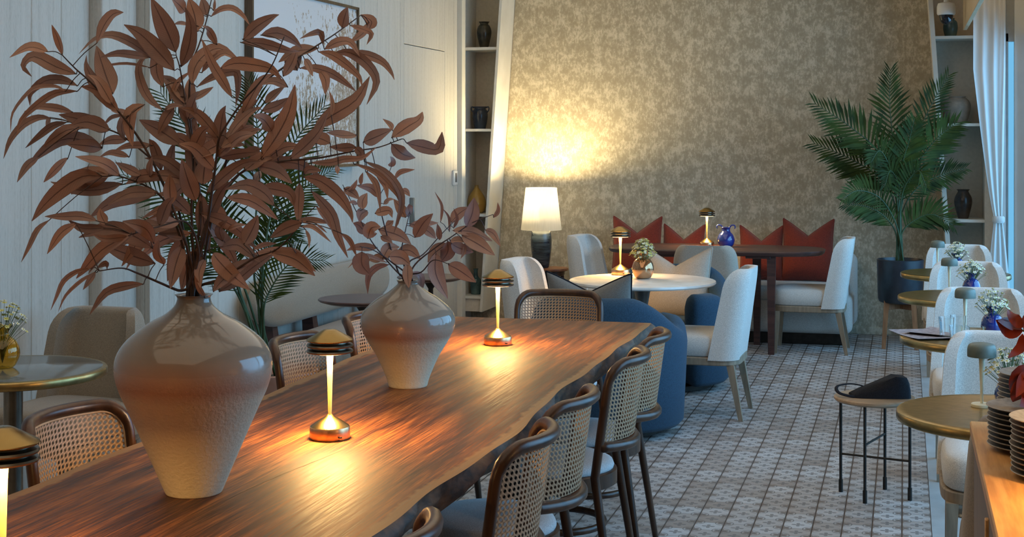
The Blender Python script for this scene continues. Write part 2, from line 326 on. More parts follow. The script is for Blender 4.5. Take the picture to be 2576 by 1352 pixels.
# ------------------------------------------------------------------ mesh helpers
def mk(name, verts, faces, mat=None, smooth=True, sharp=38, uv=None, edge=None):
    me = bpy.data.meshes.new(name)
    me.from_pydata([tuple(v) for v in verts], [], faces); me.validate(verbose=False) if False else None
    if smooth:
        me.polygons.foreach_set('use_smooth', [True] * len(me.polygons))
        if sharp: me.set_sharp_from_angle(angle=R(sharp))
    if uv is not None:
        l = me.uv_layers.new(name='UVMap')
        flat = []
        for lp in me.loops: flat += uv[lp.vertex_index]
        l.data.foreach_set('uv', flat)
    if edge is not None:
        a = me.attributes.new('edge', 'FLOAT', 'POINT'); a.data.foreach_set('value', edge)
    if mat is not None: me.materials.append(M[mat] if isinstance(mat, str) else mat)
    me.update(); return me
def join(*gs):
    V, Fc = [], []
    for v, f in gs:
        k = len(V); V += [Vector(p) for p in v]; Fc += [tuple(i + k for i in q) for q in f]
    return V, Fc
def xf(g, mtx): return [mtx @ Vector(p) for p in g[0]], g[1]
def mv(g, x, y, z): return [Vector(p) + Vector((x, y, z)) for p in g[0]], g[1]
def lathe(prof, n=32, close=False):
    V, Fc = [], []
    m = len(prof)
    for r, z in prof:
        for i in range(n):
            a = 2 * math.pi * i / n; V.append((max(r, 1e-4) * math.cos(a), max(r, 1e-4) * math.sin(a), z))
    for j in range(m - 1):
        for i in range(n):
            k = (i + 1) % n; Fc.append((j * n + i, j * n + k, (j + 1) * n + k, (j + 1) * n + i))
    if prof[0][0] > 1e-3: Fc.append(tuple(reversed(range(n))))
    if prof[-1][0] > 1e-3 and not close: Fc.append(tuple((m - 1) * n + i for i in range(n)))
    return V, Fc
def frames(P):
    n = len(P); T = []
    for i in range(n):
        t = P[min(i + 1, n - 1)] - P[max(i - 1, 0)]
        T.append(t.normalized() if t.length > 1e-9 else Vector((0, 0, 1)))
    up = Vector((0, 0, 1)) if abs(T[0].z) < 0.9 else Vector((1, 0, 0))
    N = [(up - T[0] * up.dot(T[0])).normalized()]
    for i in range(1, n):
        q = N[-1] - T[i] * N[-1].dot(T[i]); N.append(q.normalized() if q.length > 1e-9 else N[-1])
    return T, N
def tube(P, rad, n=8, closed=False, ell=1.0):
    P = [Vector(p) for p in P]; m = len(P)
    if not isinstance(rad, (list, tuple)): rad = [rad] * m
    T, N = frames(P)
    if closed:
        for i in range(m):
            T[i] = (P[(i + 1) % m] - P[i - 1]).normalized()
        N = [(Vector((0, 0, 1)) - t * t.z).normalized() if abs(t.z) < 0.95 else n_ for t, n_ in zip(T, N)]
    V, Fc = [], []
    for i in range(m):
        b = T[i].cross(N[i])
        for j in range(n):
            a = 2 * math.pi * j / n; V.append(P[i] + (N[i] * math.cos(a) * ell + b * math.sin(a)) * rad[i])
    for i in range(m if closed else m - 1):
        i2 = (i + 1) % m
        for j in range(n):
            k = (j + 1) % n; Fc.append((i * n + j, i * n + k, i2 * n + k, i2 * n + j))
    if not closed: Fc += [tuple(reversed(range(n))), tuple((m - 1) * n + j for j in range(n))]
    return V, Fc
def cat(P, k=8):
    P = [Vector(p) for p in P]; out = []
    Q = [P[0] * 2 - P[1]] + P + [P[-1] * 2 - P[-2]]
    for i in range(1, len(Q) - 2):
        a, b, c, d = Q[i - 1:i + 3]
        for j in range(k):
            t = j / k
            out.append(0.5 * ((2 * b) + (c - a) * t + (2 * a - 5 * b + 4 * c - d) * t * t + (3 * b - a - 3 * c + d) * t ** 3))
    out.append(P[-1]); return out
def rbox(sx, sy, sz, bev=0.01, seg=2, c=(0, 0, 0)):
    """box with its base centre at c"""
    bm = bmesh.new(); bmesh.ops.create_cube(bm, size=1)
    bmesh.ops.scale(bm, vec=(sx, sy, sz), verts=bm.verts)
    bev = min(bev, min(sx, sy, sz) * 0.49)
    if bev > 0: bmesh.ops.bevel(bm, geom=bm.edges[:], offset=bev, segments=seg, profile=0.5, affect='EDGES')
    bm.verts.index_update()
    V = [Vector((v.co.x + c[0], v.co.y + c[1], v.co.z + sz / 2 + c[2])) for v in bm.verts]
    Fc = [tuple(v.index for v in f.verts) for f in bm.faces]; bm.free(); return V, Fc
def box(x0, x1, y0, y1, z0, z1, bev=0.0, seg=1): return rbox(x1 - x0, y1 - y0, z1 - z0, bev, seg, ((x0 + x1) / 2, (y0 + y1) / 2, z0))
def loft(rings, closed=True, cap=True):
    n = len(rings[0]); V = [Vector(p) for r in rings for p in r]; Fc = []
    for i in range(len(rings) - 1):
        for j in range(n if closed else n - 1):
            k = (j + 1) % n; Fc.append((i * n + j, i * n + k, (i + 1) * n + k, (i + 1) * n + j))
    if cap: Fc += [tuple(reversed(range(n))), tuple((len(rings) - 1) * n + j for j in range(n))]
    return V, Fc
def prism(poly, z0, z1): return loft([[(x, y, z0) for x, y in poly], [(x, y, z1) for x, y in poly]])
def leg_taper(p0, p1, w0, w1):
    """square leg from top p0 to foot p1"""
    r = []
    for p, w in ((p0, w0), (p1, w1)):
        x, y, z = p; h = w / 2; r.append([(x - h, y - h, z), (x + h, y - h, z), (x + h, y + h, z), (x - h, y + h, z)])
    return loft([r[1], r[0]])

def ob(name, me, parent=None, loc=(0, 0, 0), rot=(0, 0, 0)):
    o = bpy.data.objects.new(name, me); col.objects.link(o)
    o.location = loc; o.rotation_euler = rot
    if parent: o.parent = parent
    return o
def tag(o, label, catg, group=None):
    o['label'] = label; o['category'] = catg
    if group: o['group'] = group
    return o
def thing(name, label, catg, loc=(0, 0, 0), rz=0.0, group=None):
    o = bpy.data.objects.new(name, None); col.objects.link(o); o.empty_display_size = 0.1
    o.location = loc; o.rotation_euler = (0, 0, rz); return tag(o, label, catg, group)
def struct(name, me, parent=None):
    o = ob(name, me, parent)
    if parent is None: o['kind'] = 'structure'
    return o
def place(kind, name, label, catg, loc, rz=0.0, group=None):
    """kind: list of (part name, mesh, [sub parts], part label)"""
    t = thing(name, label, catg, loc, rz, group)
    for p in kind:
        o = ob(p[0], p[1], t)
        if len(p) > 3 and p[3]: o['label'] = p[3]
        for s in (p[2] if len(p) > 2 else []): ob(s[0], s[1], o)
    return t

# ================================================================== SETTING
FW = 12.0            # far wall
WA, WB, WC = -3.72, -3.65, -3.58   # stepped left wall planes
CEIL = 3.1
# ---- floor
fl = struct('floor', mk('floor', *box(-3.9, TX0, -3.0, FW, -0.08, -0.0025), 'black_gap', smooth=False))
tv = box(-TILE / 2 + 0.0024, TILE / 2 - 0.0024, -TILE / 2 + 0.0009, TILE / 2 - 0.0009, -0.01, 0.0)
tile_me = mk('tile', *tv, 'tile', smooth=False)
cells = []
def pix(X, Y, Z):
    t = -_s * X + _c * Y; r = _c * X + _s * Y
    return PX + F * r / t, PY - F * (Z - CH) / t, t
nx0 = int((-3.72 - TX0) / TILE); ny1 = int((FW - TY0) / TILE)
for i in range(nx0, 0):
    for j in range(0, ny1):
        X, Y = TX0 + (i + 0.5) * TILE, TY0 + (j + 0.5) * TILE
        x, y, t = pix(X, Y, 0)
        seen = 1560 < x < 2360 and y < 1375 and not (x < 1740 and y < 1080) and not (x < 1640 and y < 1250)
        cells.append((not seen, t, X, Y))
cells.sort()
for c in cells[:300]: ob('tile', tile_me, fl, (c[2], c[3], 0))
V, Fc = [], []
for c in cells[300:]:
    h = TILE / 2 - 0.0024; g_ = TILE / 2 - 0.0009; k = len(V)
    V += [(c[2] - h, c[3] - g_, 0), (c[2] + h, c[3] - g_, 0), (c[2] + h, c[3] + g_, 0), (c[2] - h, c[3] + g_, 0)]; Fc.append((k, k + 1, k + 2, k + 3))
for i in range(nx0, 0):
    for j in range(-25, 0):
        X, Y = TX0 + (i + 0.5) * TILE, TY0 + (j + 0.5) * TILE; h = TILE / 2 - 0.0022; k = len(V)
        V += [(X - h, Y - h, 0), (X + h, Y - h, 0), (X + h, Y + h, 0), (X - h, Y + h, 0)]; Fc.append((k, k + 1, k + 2, k + 3))
o = ob('tile_field', mk('tile_field', V, Fc, 'tile', smooth=False), fl); o['kind'] = 'stuff'
struct('trim_1', mk('trim_1', *box(TX0, WIN_X, -3.0, FW, -0.08, 0.001), 'base_floor', smooth=False))['label'] = 'pale stone border along the windows'
# ---- ceiling, back wall
struct('ceiling', mk('ceiling', *box(-3.9, WIN_X + 0.2, -3.0, FW + 0.2, CEIL, CEIL + 0.1), 'ceiling_paint', smooth=False))
struct('wall_back', mk('wall_back', *box(-3.9, WIN_X + 0.2, -3.1, -3.0, 0, CEIL), 'panel', smooth=False))
# ---- left wall: backing and planks, stepped pilaster
wl = struct('wall_left', mk('wall_left', *box(-3.95, WA - 0.018, -3.0, FW, 0, CEIL), 'panel', smooth=False))
def plank(X, y0, y1, z0=0.0, z1=CEIL): return mk('wall_panel', *box(X - 0.03, X, y0 + 0.0015, y1 - 0.0015, z0, z1, 0.0025), 'panel', smooth=False)
y = 6.10
while y > -3.0:
    y2 = max(y - 0.235, -3.0); ob('wall_panel', plank(WA, y2, y), wl); y = y2
ob('wall_step', mk('wall_step', *box(WA - 0.03, WB, 6.10, 6.42, 0, CEIL, 0.012, 3), 'panel'), wl)
ob('wall_step', mk('wall_step', *box(WA - 0.03, WC - 0.03, 6.42, FW, 0, CEIL), 'panel', smooth=False), wl)
DY0, DY1, DZ = 10.17, 11.16, 2.28
y = 6.42; first = True
while y < 11.5:
    y2 = min(y + 0.245, 11.5)
    if y < DY0 < y2: y2 = DY0
    if DY0 - 1e-6 <= y < DY1: y2 = DY1
    if y2 == DY1 and y == DY0: ob('wall_panel', plank(WC, y, y2, DZ), wl)
    else: ob('wall_panel', plank(WC, y, y2), wl)
    y = y2
d1 = struct('door_1', mk('door_1', *box(WC - 0.028, WC - 0.0005, DY0 + 0.004, DY1 - 0.004, 0.005, DZ - 0.006, 0.002), 'panel', smooth=False))
d1['label'] = 'flush door hidden in the pale panelled wall'
ob('pull_handle', mk('pull_handle', *join(box(WC, WC + 0.035, DY0 + 0.125, DY0 + 0.15, 0.93, 1.13, 0.004), ), 'handle_grey'), d1)
struct('baseboard_left', mk('baseboard_left', *box(WC, WC + 0.012, 6.42, DY0, 0, 0.09, 0.003), 'panel', smooth=False))
# ---- far wall
wf = struct('wall_far', mk('wall_far', *box(-3.9, 0.735, FW, FW + 0.15, 0, CEIL), 'wallpaper', smooth=False))
struct('baseboard_far', mk('baseboard_far', *box(-3.2, 0.3, FW - 0.012, FW, 0, 0.06, 0.003), 'wallpaper', smooth=False))
# ---- shelf niches: slanted units standing in front of the far wall on both sides
UF = 11.58
def slx_l(z): return -3.398 + 0.0665 * z
def slx_r(z): return 0.358 - 0.069 * z
nl = thing('shelf_unit', 'pale built-in shelf niche with a slanting right edge beside the panelled wall', 'shelves', (0, 0, 0), 0)
zb = 0.13
ob('back_panel', mk('back_panel', *loft([[(-3.6, FW - 0.02, z), (slx_l(z), FW - 0.02, z), (slx_l(z), FW - 0.001, z), (-3.6, FW - 0.001, z)] for z in (zb, CEIL)]), 'niche_paint', smooth=False), nl)
ob('slanted_side', mk('slanted_side', *loft([[(slx_l(z) - 0.022, UF, z), (slx_l(z), UF, z), (slx_l(z), FW - 0.001, z), (slx_l(z) - 0.022, FW - 0.001, z)] for z in (zb, CEIL)]), 'white_plaster', smooth=False), nl)
ob('stile', mk('stile', *box(WC - 0.02, -3.538, 11.5, UF + 0.02, 0, CEIL, 0.003), 'white_plaster', smooth=False), nl)
ob('inner_side', mk('inner_side', *box(WC - 0.01, -3.56, UF + 0.02, FW - 0.02, zb, CEIL), 'niche_paint', smooth=False), nl)
SHZ_L = [0.26, 0.945, 1.655, 2.335]
for z in SHZ_L:
    ob('shelf', mk('shelf', *loft([[(-3.58, UF + 0.01, q), (slx_l(q) - 0.004, UF + 0.01, q), (slx_l(q) - 0.004, FW - 0.01, q), (-3.58, FW - 0.01, q)] for q in (z - 0.022, z)]), 'white_plaster', smooth=False), nl)
ob('plinth', mk('plinth', *loft([[(-3.58, UF + 0.03, q), (slx_l(q) - 0.022, UF + 0.03, q), (slx_l(q) - 0.022, UF + 0.05, q), (-3.58, UF + 0.05, q)] for q in (zb, 0.24)]), 'niche_paint', smooth=False), nl)
nr = thing('shelf_unit', 'taupe built-in shelf niche with a slanting left edge beside the white curtain', 'shelves')
RX = 0.62
ob('back_panel', mk('back_panel', *loft([[(slx_r(z), FW - 0.02, z), (RX, FW - 0.02, z), (RX, FW - 0.001, z), (slx_r(z), FW - 0.001, z)] for z in (0, CEIL)]), 'niche_paint', smooth=False), nr)
ob('slanted_side', mk('slanted_side', *loft([[(slx_r(z), UF, z), (slx_r(z) + 0.034, UF, z), (slx_r(z) + 0.034, FW - 0.001, z), (slx_r(z), FW - 0.001, z)] for z in (0, CEIL)]), 'white_plaster', smooth=False), nr)
ob('inner_side', mk('inner_side', *box(RX - 0.03, RX + 0.03, UF, FW - 0.001, 0, CEIL), 'niche_paint', smooth=False), nr)
SHZ_R = [0.26, 0.955, 1.69, 2.36]
for z in SHZ_R:
    ob('shelf', mk('shelf', *loft([[(slx_r(q) + 0.004, UF + 0.01, q), (RX, UF + 0.01, q), (RX, FW - 0.01, q), (slx_r(q) + 0.004, FW - 0.01, q)] for q in (z - 0.022, z)]), 'white_plaster', smooth=False), nr)
# ---- window wall on the right
wr = struct('wall_right', mk('wall_right', *join(box(WIN_X, WIN_X + 0.14, -3.0, FW, 0, WIN_Z0), box(WIN_X, WIN_X + 0.14, -3.0, FW, WIN_Z1, CEIL), box(WIN_X, WIN_X + 0.14, -3.0, 3.4, WIN_Z0, WIN_Z1)), 'white_plaster', smooth=False))
ys = [3.4, 5.4, 7.4, 9.4, 11.4]
for k in range(4):
    w = struct('window_%d' % (k + 1), mk('window_frame', *join(box(WIN_X, WIN_X + 0.06, ys[k], ys[k] + 0.05, WIN_Z0, WIN_Z1), box(WIN_X, WIN_X + 0.06, ys[k + 1] - 0.05, ys[k + 1], WIN_Z0, WIN_Z1), box(WIN_X, WIN_X + 0.06, ys[k], ys[k + 1], WIN_Z0, WIN_Z0 + 0.06), box(WIN_X, WIN_X + 0.06, ys[k], ys[k + 1], WIN_Z1 - 0.06, WIN_Z1)), 'window_metal', smooth=False))
    ob('pane', mk('pane', *box(WIN_X + 0.025, WIN_X + 0.035, ys[k] + 0.05, ys[k + 1] - 0.05, WIN_Z0 + 0.06, WIN_Z1 - 0.06), 'pane', smooth=False), w)
struct('trim_2', mk('trim_2', *box(0.65, 0.735, 11.44, FW, 0, CEIL, 0.004), 'jamb', smooth=False))['label'] = 'pale window jamb behind the curtain'
w = struct('window_5', mk('window_frame', *join(box(0.735, WIN_X + 0.06, 11.44, 11.5, 0, WIN_Z0), box(0.735, WIN_X + 0.06, 11.44, 11.5, WIN_Z1 - 0.06, CEIL), box(0.735, 0.75, 11.44, 11.5, WIN_Z0, WIN_Z1)), 'window_metal', smooth=False)); w['label'] = 'narrow end window behind the curtain'
ob('pane', mk('pane', *box(0.75, 0.793, 11.465, 11.475, WIN_Z0, WIN_Z1 - 0.06), 'pane', smooth=False), w)
struct('trim_4', mk('trim_4', *box(0.793, WIN_X + 0.14, 11.42, 11.5, 0, CEIL, 0.004), 'jamb', smooth=False))['label'] = 'pale corner post of the window wall'
struct('trim_3', mk('trim_3', *box(0.432, 0.46, -3.0, UF - 0.01, 2.4, CEIL, 0.002), 'pelmet', smooth=False))['label'] = 'front board of the window pelmet'

# ---- curtain with tie-back
def curtain_ring(z):
    pts = []
    # widths over height: full above, gathered at the tie (z ~ 0.98), flaring below
    zt = 0.98
    if z > zt: k = min(1.0, ((z - zt) / 1.1)) ** 0.8; w = 0.055 + (0.225 - 0.055) * k; cx = 0.665 - 0.065 * k
    else: k = min(1.0, (zt - z) / 0.75) ** 0.8; w = 0.055 + (0.2 - 0.055) * k; cx = 0.665 + 0.0 * k
    n = 90
    for i in range(n):
        s = i / (n - 1); x = cx + (s - 0.5) * w
        amp = 0.006 + 0.009 * (w / 0.2)
        pts.append(Vector((x, 11.18 + amp * math.sin(s * 2 * math.pi * 2.6 + 0.9 * math.sin(z * 1.7) + 2.2 * s * s) + 0.05 * (s - 0.5), z)))
    return pts
ct = thing('curtain', 'white sheer curtain gathered by a tie-back beside the window', 'curtain', (0, 0, 0))
zs = [0.03 + i * (3.05 - 0.03) / 50 for i in range(51)]
ob('cloth', mk('cloth', *loft([curtain_ring(z) for z in zs], closed=False, cap=False), 'curtain', sharp=None), ct)
ob('tie_back', mk('tie_back', *lathe([(0.037, 0), (0.044, 0.01), (0.044, 0.04), (0.037, 0.05)], 24), 'curtain'), ct, (0.665, 11.18, 0.955))
# ---- wall thermostat, security camera
t = thing('wall_control', 'small white wall control with dark slot beside the flush door', 'wall control', (WC, 11.40, 1.19))
ob('plate', mk('plate', *box(0, 0.02, -0.05, 0.05, 0, 0.12, 0.005), 'white_plastic'), t)
ob('screen', mk('screen', *box(0.0195, 0.023, -0.02, 0.022, 0.025, 0.1, 0.001), 'handle_grey'), t)
t = thing('security_camera', 'white dome security camera hanging in front of the taupe niche', 'camera', (0.296, 11.1, 2.41))
ob('mount', mk('mount', *lathe([(0.018, 0.15), (0.018, CEIL - 2.41)], 16), 'white_plastic'), t)
ob('housing', mk('housing', *lathe([(0.06, 0.07), (0.066, 0.08), (0.066, 0.13), (0.058, 0.155), (0.02, 0.165)], 28), 'white_plastic'), t)
ob('lens_dome', mk('lens_dome', *lathe([(0.001, 0.0), (0.025, 0.006), (0.042, 0.025), (0.05, 0.055), (0.05, 0.075)], 24), 'black_plastic'), t)
# ---- painting on the left wall
PY0, PY1, PZ0, PZ1 = 7.49, 9.12, 1.40, 2.44
t = thing('framed_painting', 'large framed abstract painting with brown specks on white', 'painting', (WC, 0, 0))
fb = 0.035
ob('frame', mk('frame', *join(box(0, 0.05, PY0, PY1, PZ0 - 0.012, PZ0 + 0.006), box(0, 0.05, PY0, PY1, PZ1 - 0.006, PZ1 + 0.012), box(0, 0.05, PY0 - 0.012, PY0 + 0.006, PZ0 - 0.012, PZ1 + 0.012), box(0, 0.05, PY1 - 0.006, PY1 + 0.012, PZ0 - 0.012, PZ1 + 0.012)), 'frame_wood', smooth=False), t)
ob('canvas', mk('canvas', *box(0.0, 0.036, PY0, PY1, PZ0, PZ1), 'painting', smooth=False), t)
# ================================================================== DINING TABLE
TT = 0.76
def edge_r(y): return -1.052 + 0.018 * math.sin(y * 2.1 + 0.4) + 0.009 * math.sin(y * 5.3) + 0.004 * math.sin(y * 13.1 + 1) - 0.055 * max(0, (y - 5.6) / 0.75) ** 1.5
def edge_l(y): return -1.97 + 0.012 * math.sin(y * 1.7 + 1.0) + 0.008 * math.sin(y * 4.3 + 2) + 0.004 * math.sin(y * 11.0)
Y0T, Y1T, NY, NX = 1.35, 6.32, 150, 22
V, Fc, E = [], [], []
for j in range(NY + 1):
    y = Y0T + (Y1T - Y0T) * j / NY; a, b = edge_l(y), edge_r(y)
    for i in range(NX + 1):
        s = i / NX; s = s * s * (3 - 2 * s) * 0.5 + s * 0.5
        x = a + (b - a) * s; V.append(Vector((x, y, TT))); d = min(x - a, b - x); E.append(max(0.0, 1 - d / 0.075))
for j in range(NY):
    for i in range(NX):
        k = j * (NX + 1) + i; Fc.append((k, k + 1, k + NX + 2, k + NX + 1))
dt = thing('dining_table', 'long live-edge dark wood slab dining table with pale sapwood rim', 'table', (0, 0, 0))
ob('table_top', mk('table_top', V, Fc, 'slab', edge=E), dt)
# bark sides: jagged rim swinging out then under
rng = random.Random(3)
def bark(edge, sgn):
    rows = [(0.0, 0.0), (0.005, 0.012), (0.004, 0.03), (-0.012, 0.055), (-0.045, 0.085), (-0.09, 0.1)]
    V, Fc = [], []; n = 260
    for j in range(n + 1):
        y = Y0T + (Y1T - Y0T) * j / n; e = edge(y)
        for q, (dx, dz) in enumerate(rows):
            w = 0 if q == 0 else 0.012 * math.sin(y * 9 + q) + 0.007 * (rng.random() - 0.5) + 0.006 * math.sin(y * 23 + q * 2)
            V.append(Vector((e + sgn * (dx + w), y, TT - dz)))
    m = len(rows)
    for j in range(n):
        for q in range(m - 1):
            k = j * m + q; f = (k, k + m, k + m + 1, k + 1); Fc.append(f if sgn < 0 else tuple(reversed(f)))
    return V, Fc
ob('bark_edge', mk('bark_edge', *bark(edge_r, 1), 'bark', sharp=None), dt)
ob('bark_edge', mk('bark_edge', *bark(edge_l, -1), 'bark', sharp=None), dt)
for y in (Y0T, Y1T):
    ob('end_grain', mk('end_grain', [(edge_l(y), y, TT), (edge_r(y), y, TT), (edge_r(y) - 0.09, y, TT - 0.1), (edge_l(y) + 0.09, y, TT - 0.1)], [(0, 1, 2, 3)], 'slab', smooth=False, edge=[0.2] * 4), dt)
und = []
for j in range(41):
    y = Y0T + (Y1T - Y0T) * j / 40; und += [(edge_l(y) + 0.085, y, TT - 0.099), (edge_r(y) - 0.085, y, TT - 0.099)]
ob('underside', mk('underside', und, [(2 * j, 2 * j + 1, 2 * j + 3, 2 * j + 2) for j in range(40)], 'bark', smooth=False), dt)
for y in (2.02, 4.45):
    ob('leg', mk('leg', *join(box(-1.86, -1.80, y - 0.05, y + 0.05, 0.0, TT - 0.1, 0.004), box(-1.22, -1.16, y - 0.05, y + 0.05, 0.0, TT - 0.1, 0.004), box(-1.86, -1.16, y - 0.05, y + 0.05, 0.0, 0.05, 0.004), box(-1.86, -1.16, y - 0.05, y + 0.05, TT - 0.14, TT - 0.095, 0.004)), 'black_metal'), dt)
# the long drying crack, a narrow recessed line
def crack(pts, w):
    P = [att(x, y, (TT - CH) / ray(x, y).z) for x, y in pts]; P = cat(P, 6); V, Fc = [], []
    r2 = random.Random(5)
    for i, p in enumerate(P):
        k = w * math.sin(math.pi * (i + 0.6) / (len(P) + 0.2)) * (0.6 + 0.8 * r2.random()); d = (P[min(i + 1, len(P) - 1)] - P[max(i - 1, 0)]).normalized(); nrm = Vector((-d.y, d.x, 0)) * k
        wob = Vector((0.003 * (r2.random() - 0.5), 0, 0)); V += [p - nrm + wob + Vector((0, 0, 0.0004)), p + nrm + wob + Vector((0, 0, 0.0004))]
    return V, [(2 * i, 2 * i + 1, 2 * i + 3, 2 * i + 2) for i in range(len(P) - 1)]
ob('crack', mk('crack', *crack([(560, 1262), (640, 1225), (720, 1190), (800, 1158), (880, 1125), (962, 1088)], 0.0022), 'bark', smooth=False), dt)
ob('crack', mk('crack', *crack([(1125, 925), (1180, 905), (1260, 872), (1320, 845)], 0.002), 'bark', smooth=False), dt)

# ================================================================== CANE BACK CHAIR (front is +y)
def back_pt(s, z):
    """s: arc length along the curved back (-.22..+.22), z height"""
    Rr = 0.28; a = s / Rr
    lean = 0.14 * max(0.0, z - 0.42)
    return Vector((Rr * math.sin(a), -0.165 + 0.19807 - Rr * math.cos(a) - 0.0 - lean, z))
HS = 0.222; ZT = 0.835; ZR = 0.56
def cane_chair():
    parts = []
    path = []
    for i in range(8):   # left post from floor, splayed below the seat
        z = 0.0 + 0.46 * i / 8; k = 1 - z / 0.46
        p = back_pt(-HS, 0.46); path.append(Vector((p.x - 0.035 * k, p.y - 0.07 * k, z)))
    for i in range(7): path.append(back_pt(-HS, 0.46 + (ZT - 0.075 - 0.46) * i / 6))
    for i in range(1, 7): a = math.pi / 2 * i / 6; path.append(back_pt(-HS + 0.075 * (1 - math.cos(a)), ZT - 0.075 + 0.075 * math.sin(a)))
    for i in range(1, 12): path.append(back_pt((-HS + 0.075) + (2 * HS - 0.15) * i / 12, ZT))
    half = list(path)
    n0 = 8 + 7 + 6
    mir = [Vector((-p.x, p.y, p.z)) for p in reversed(path[:n0])]
    path = path + mir
    rad = []
    for p in path: rad.append(0.0115 + 0.0035 * min(1, max(0, p.z) / 0.4) + (0.0025 if p.z > ZT - 0.05 else 0))
    parts.append(('back_frame', mk('back_frame', *tube(path, rad, 10), 'dark_wood', sharp=None)))
    parts.append(('lower_back_rail', mk('lower_back_rail', *tube([back_pt(-HS + 2 * HS * i / 16, ZR - 0.01 * math.cos(math.pi * (i / 16 - .5))) for i in range(17)], 0.02, 10, ell=0.9), 'dark_wood', sharp=None)))
    # cane sheet: octagonal holes, real geometry
    W, Z0, Z1 = HS - 0.014, ZR + 0.014, ZT - 0.014
    nxc, nzc = 28, 18
    V, Fc, UV = [], [], []; idx = {}
    def vid(s, z, key):
        if key not in idx:
            idx[key] = len(V); V.append(back_pt(s, z) + Vector((0, 0.004, 0))); UV.append((s / (2 * W) * nxc * 2 * math.pi, (z - Z0) / (Z1 - Z0) * nzc * 2 * math.pi))
        return idx[key]
    ds, dz = 2 * W / nxc, (Z1 - Z0) / nzc
    for i in range(nxc):
        for j in range(nzc):
            # rounded top corners of the panel
            cxs, czs = -W + (i + .5) * ds, Z0 + (j + .5) * dz
            ex, ez = abs(cxs) - (W - 0.06), czs - (Z1 - 0.06)
            if ex > 0 and ez > 0 and math.hypot(ex, ez) > 0.062: continue
            o8, i8 = [], []
            for k, (a, b) in enumerate(((0, 0), (1, 0), (2, 0), (2, 1), (2, 2), (1, 2), (0, 2), (0, 1))):
                o8.append(vid(-W + (i + a / 2) * ds, Z0 + (j + b / 2) * dz, (2 * i + a, 2 * j + b)))
            for k in range(8):
                an = math.pi * (-0.75 + 0.25 * k); i8.append(vid(cxs + 0.30 * ds * math.cos(an), czs + 0.33 * dz * math.sin(an), ('h', i, j, k)))
            for k in range(8): Fc.append((o8[k], o8[(k + 1) % 8], i8[(k + 1) % 8], i8[k]))
    parts.append(('cane_panel', mk('cane_panel', V, Fc, 'cane', smooth=False, uv=UV)))
    bead = []
    wb, zt = HS - 0.018, ZT - 0.018
    for i in range(7): bead.append(back_pt(-wb, ZR + 0.02 + (zt - 0.06 - ZR - 0.02) * i / 6))
    for i in range(1, 7): a = math.pi / 2 * i / 6; bead.append(back_pt(-wb + 0.06 * (1 - math.cos(a)), zt - 0.06 + 0.06 * math.sin(a)))
    hb = list(bead)
    for i in range(1, 12): bead.append(back_pt(-wb + 0.06 + (2 * wb - 0.12) * i / 12, zt))
    bead += [Vector((-p.x, p.y, p.z)) for p in reversed(hb)]
    parts.append(('cane_bead', mk('cane_bead', *tube([p + Vector((0, 0.006, 0)) for p in bead], 0.0035, 6), 'cane_bead', sharp=None)))
    # seat: bentwood ring, padded top
    def plan(k, z): return [(k * (0.215 + 0.012 * math.cos(2 * a)) * math.cos(a), k * 0.215 * math.sin(a) + 0.01, z) for a in [2 * math.pi * i / 36 for i in range(36)]]
    parts.append(('seat_ring', mk('seat_ring', *loft([plan(0.96, 0.395), plan(1, 0.4), plan(1, 0.445), plan(0.96, 0.45)]), 'dark_wood')))
    parts.append(('seat', mk('seat', *loft([plan(0.94, 0.448), plan(0.955, 0.458), plan(0.93, 0.472), plan(0.8, 0.484), plan(0.5, 0.49), plan(0.1, 0.492)]), 'seat_fabric', sharp=None)))
    for sx in (-1, 1):
        parts.append(('leg', mk('leg', *tube([(sx * 0.15, 0.155, 0.42), (sx * 0.165, 0.18, 0.2), (sx * 0.175, 0.2, 0.0)], [0.018, 0.015, 0.011], 10), 'dark_wood', sharp=None)))
    ring = [(0.165 * math.cos(a), 0.165 * math.sin(a) + 0.005, 0.26) for a in [2 * math.pi * i / 32 for i in range(32)]]
    parts.append(('foot_ring', mk('foot_ring', *tube(ring, 0.0125, 8, closed=True), 'dark_wood', sharp=None)))
    return parts
CANE = cane_chair()
G1 = 'cane back chairs along the window side of the dining table'
for i, (y, extra) in enumerate([(2.56, 'fifth'), (3.49, 'fourth'), (4.04, 'third'), (4.85, 'second'), (5.36, 'first')]):
    lab = {'first': 'bentwood cane-back chair beside the blue armchair, at the long table',
           'second': 'bentwood cane-back chair, second from the blue armchair along the table',
           'third': 'bentwood cane-back chair, third from the blue armchair along the table',
           'fourth': 'bentwood cane-back chair, fourth from the blue armchair along the table',
           'fifth': 'bentwood cane-back chair, fifth and last from the blue armchair'}[extra]
    place(CANE, 'cane_chair', lab, 'chair', (-1.16 + (0.01 if i % 2 else 0), y, 0), R(90 + (-3, 2, -2, 1, 3)[i]), G1)
place(CANE, 'cane_chair', 'bentwood cane-back chair at the head of the live-edge table', 'chair', (-1.565, 6.46, 0), R(183))
for y, a, lab in ((3.4, -97, 'bentwood cane-back chair beside the big two-tone vase, on the wall side'),
               (4.9, -95, 'bentwood cane-back chair behind the middle brass lamp, on the wall side'),
               (5.6, -93, 'bentwood cane-back chair half hidden by the smaller vase, wall side')):
    place(CANE, 'cane_chair', lab, 'chair', (-1.9, y, 0), R(a), 'cane back chairs on the wall side of the dining table')

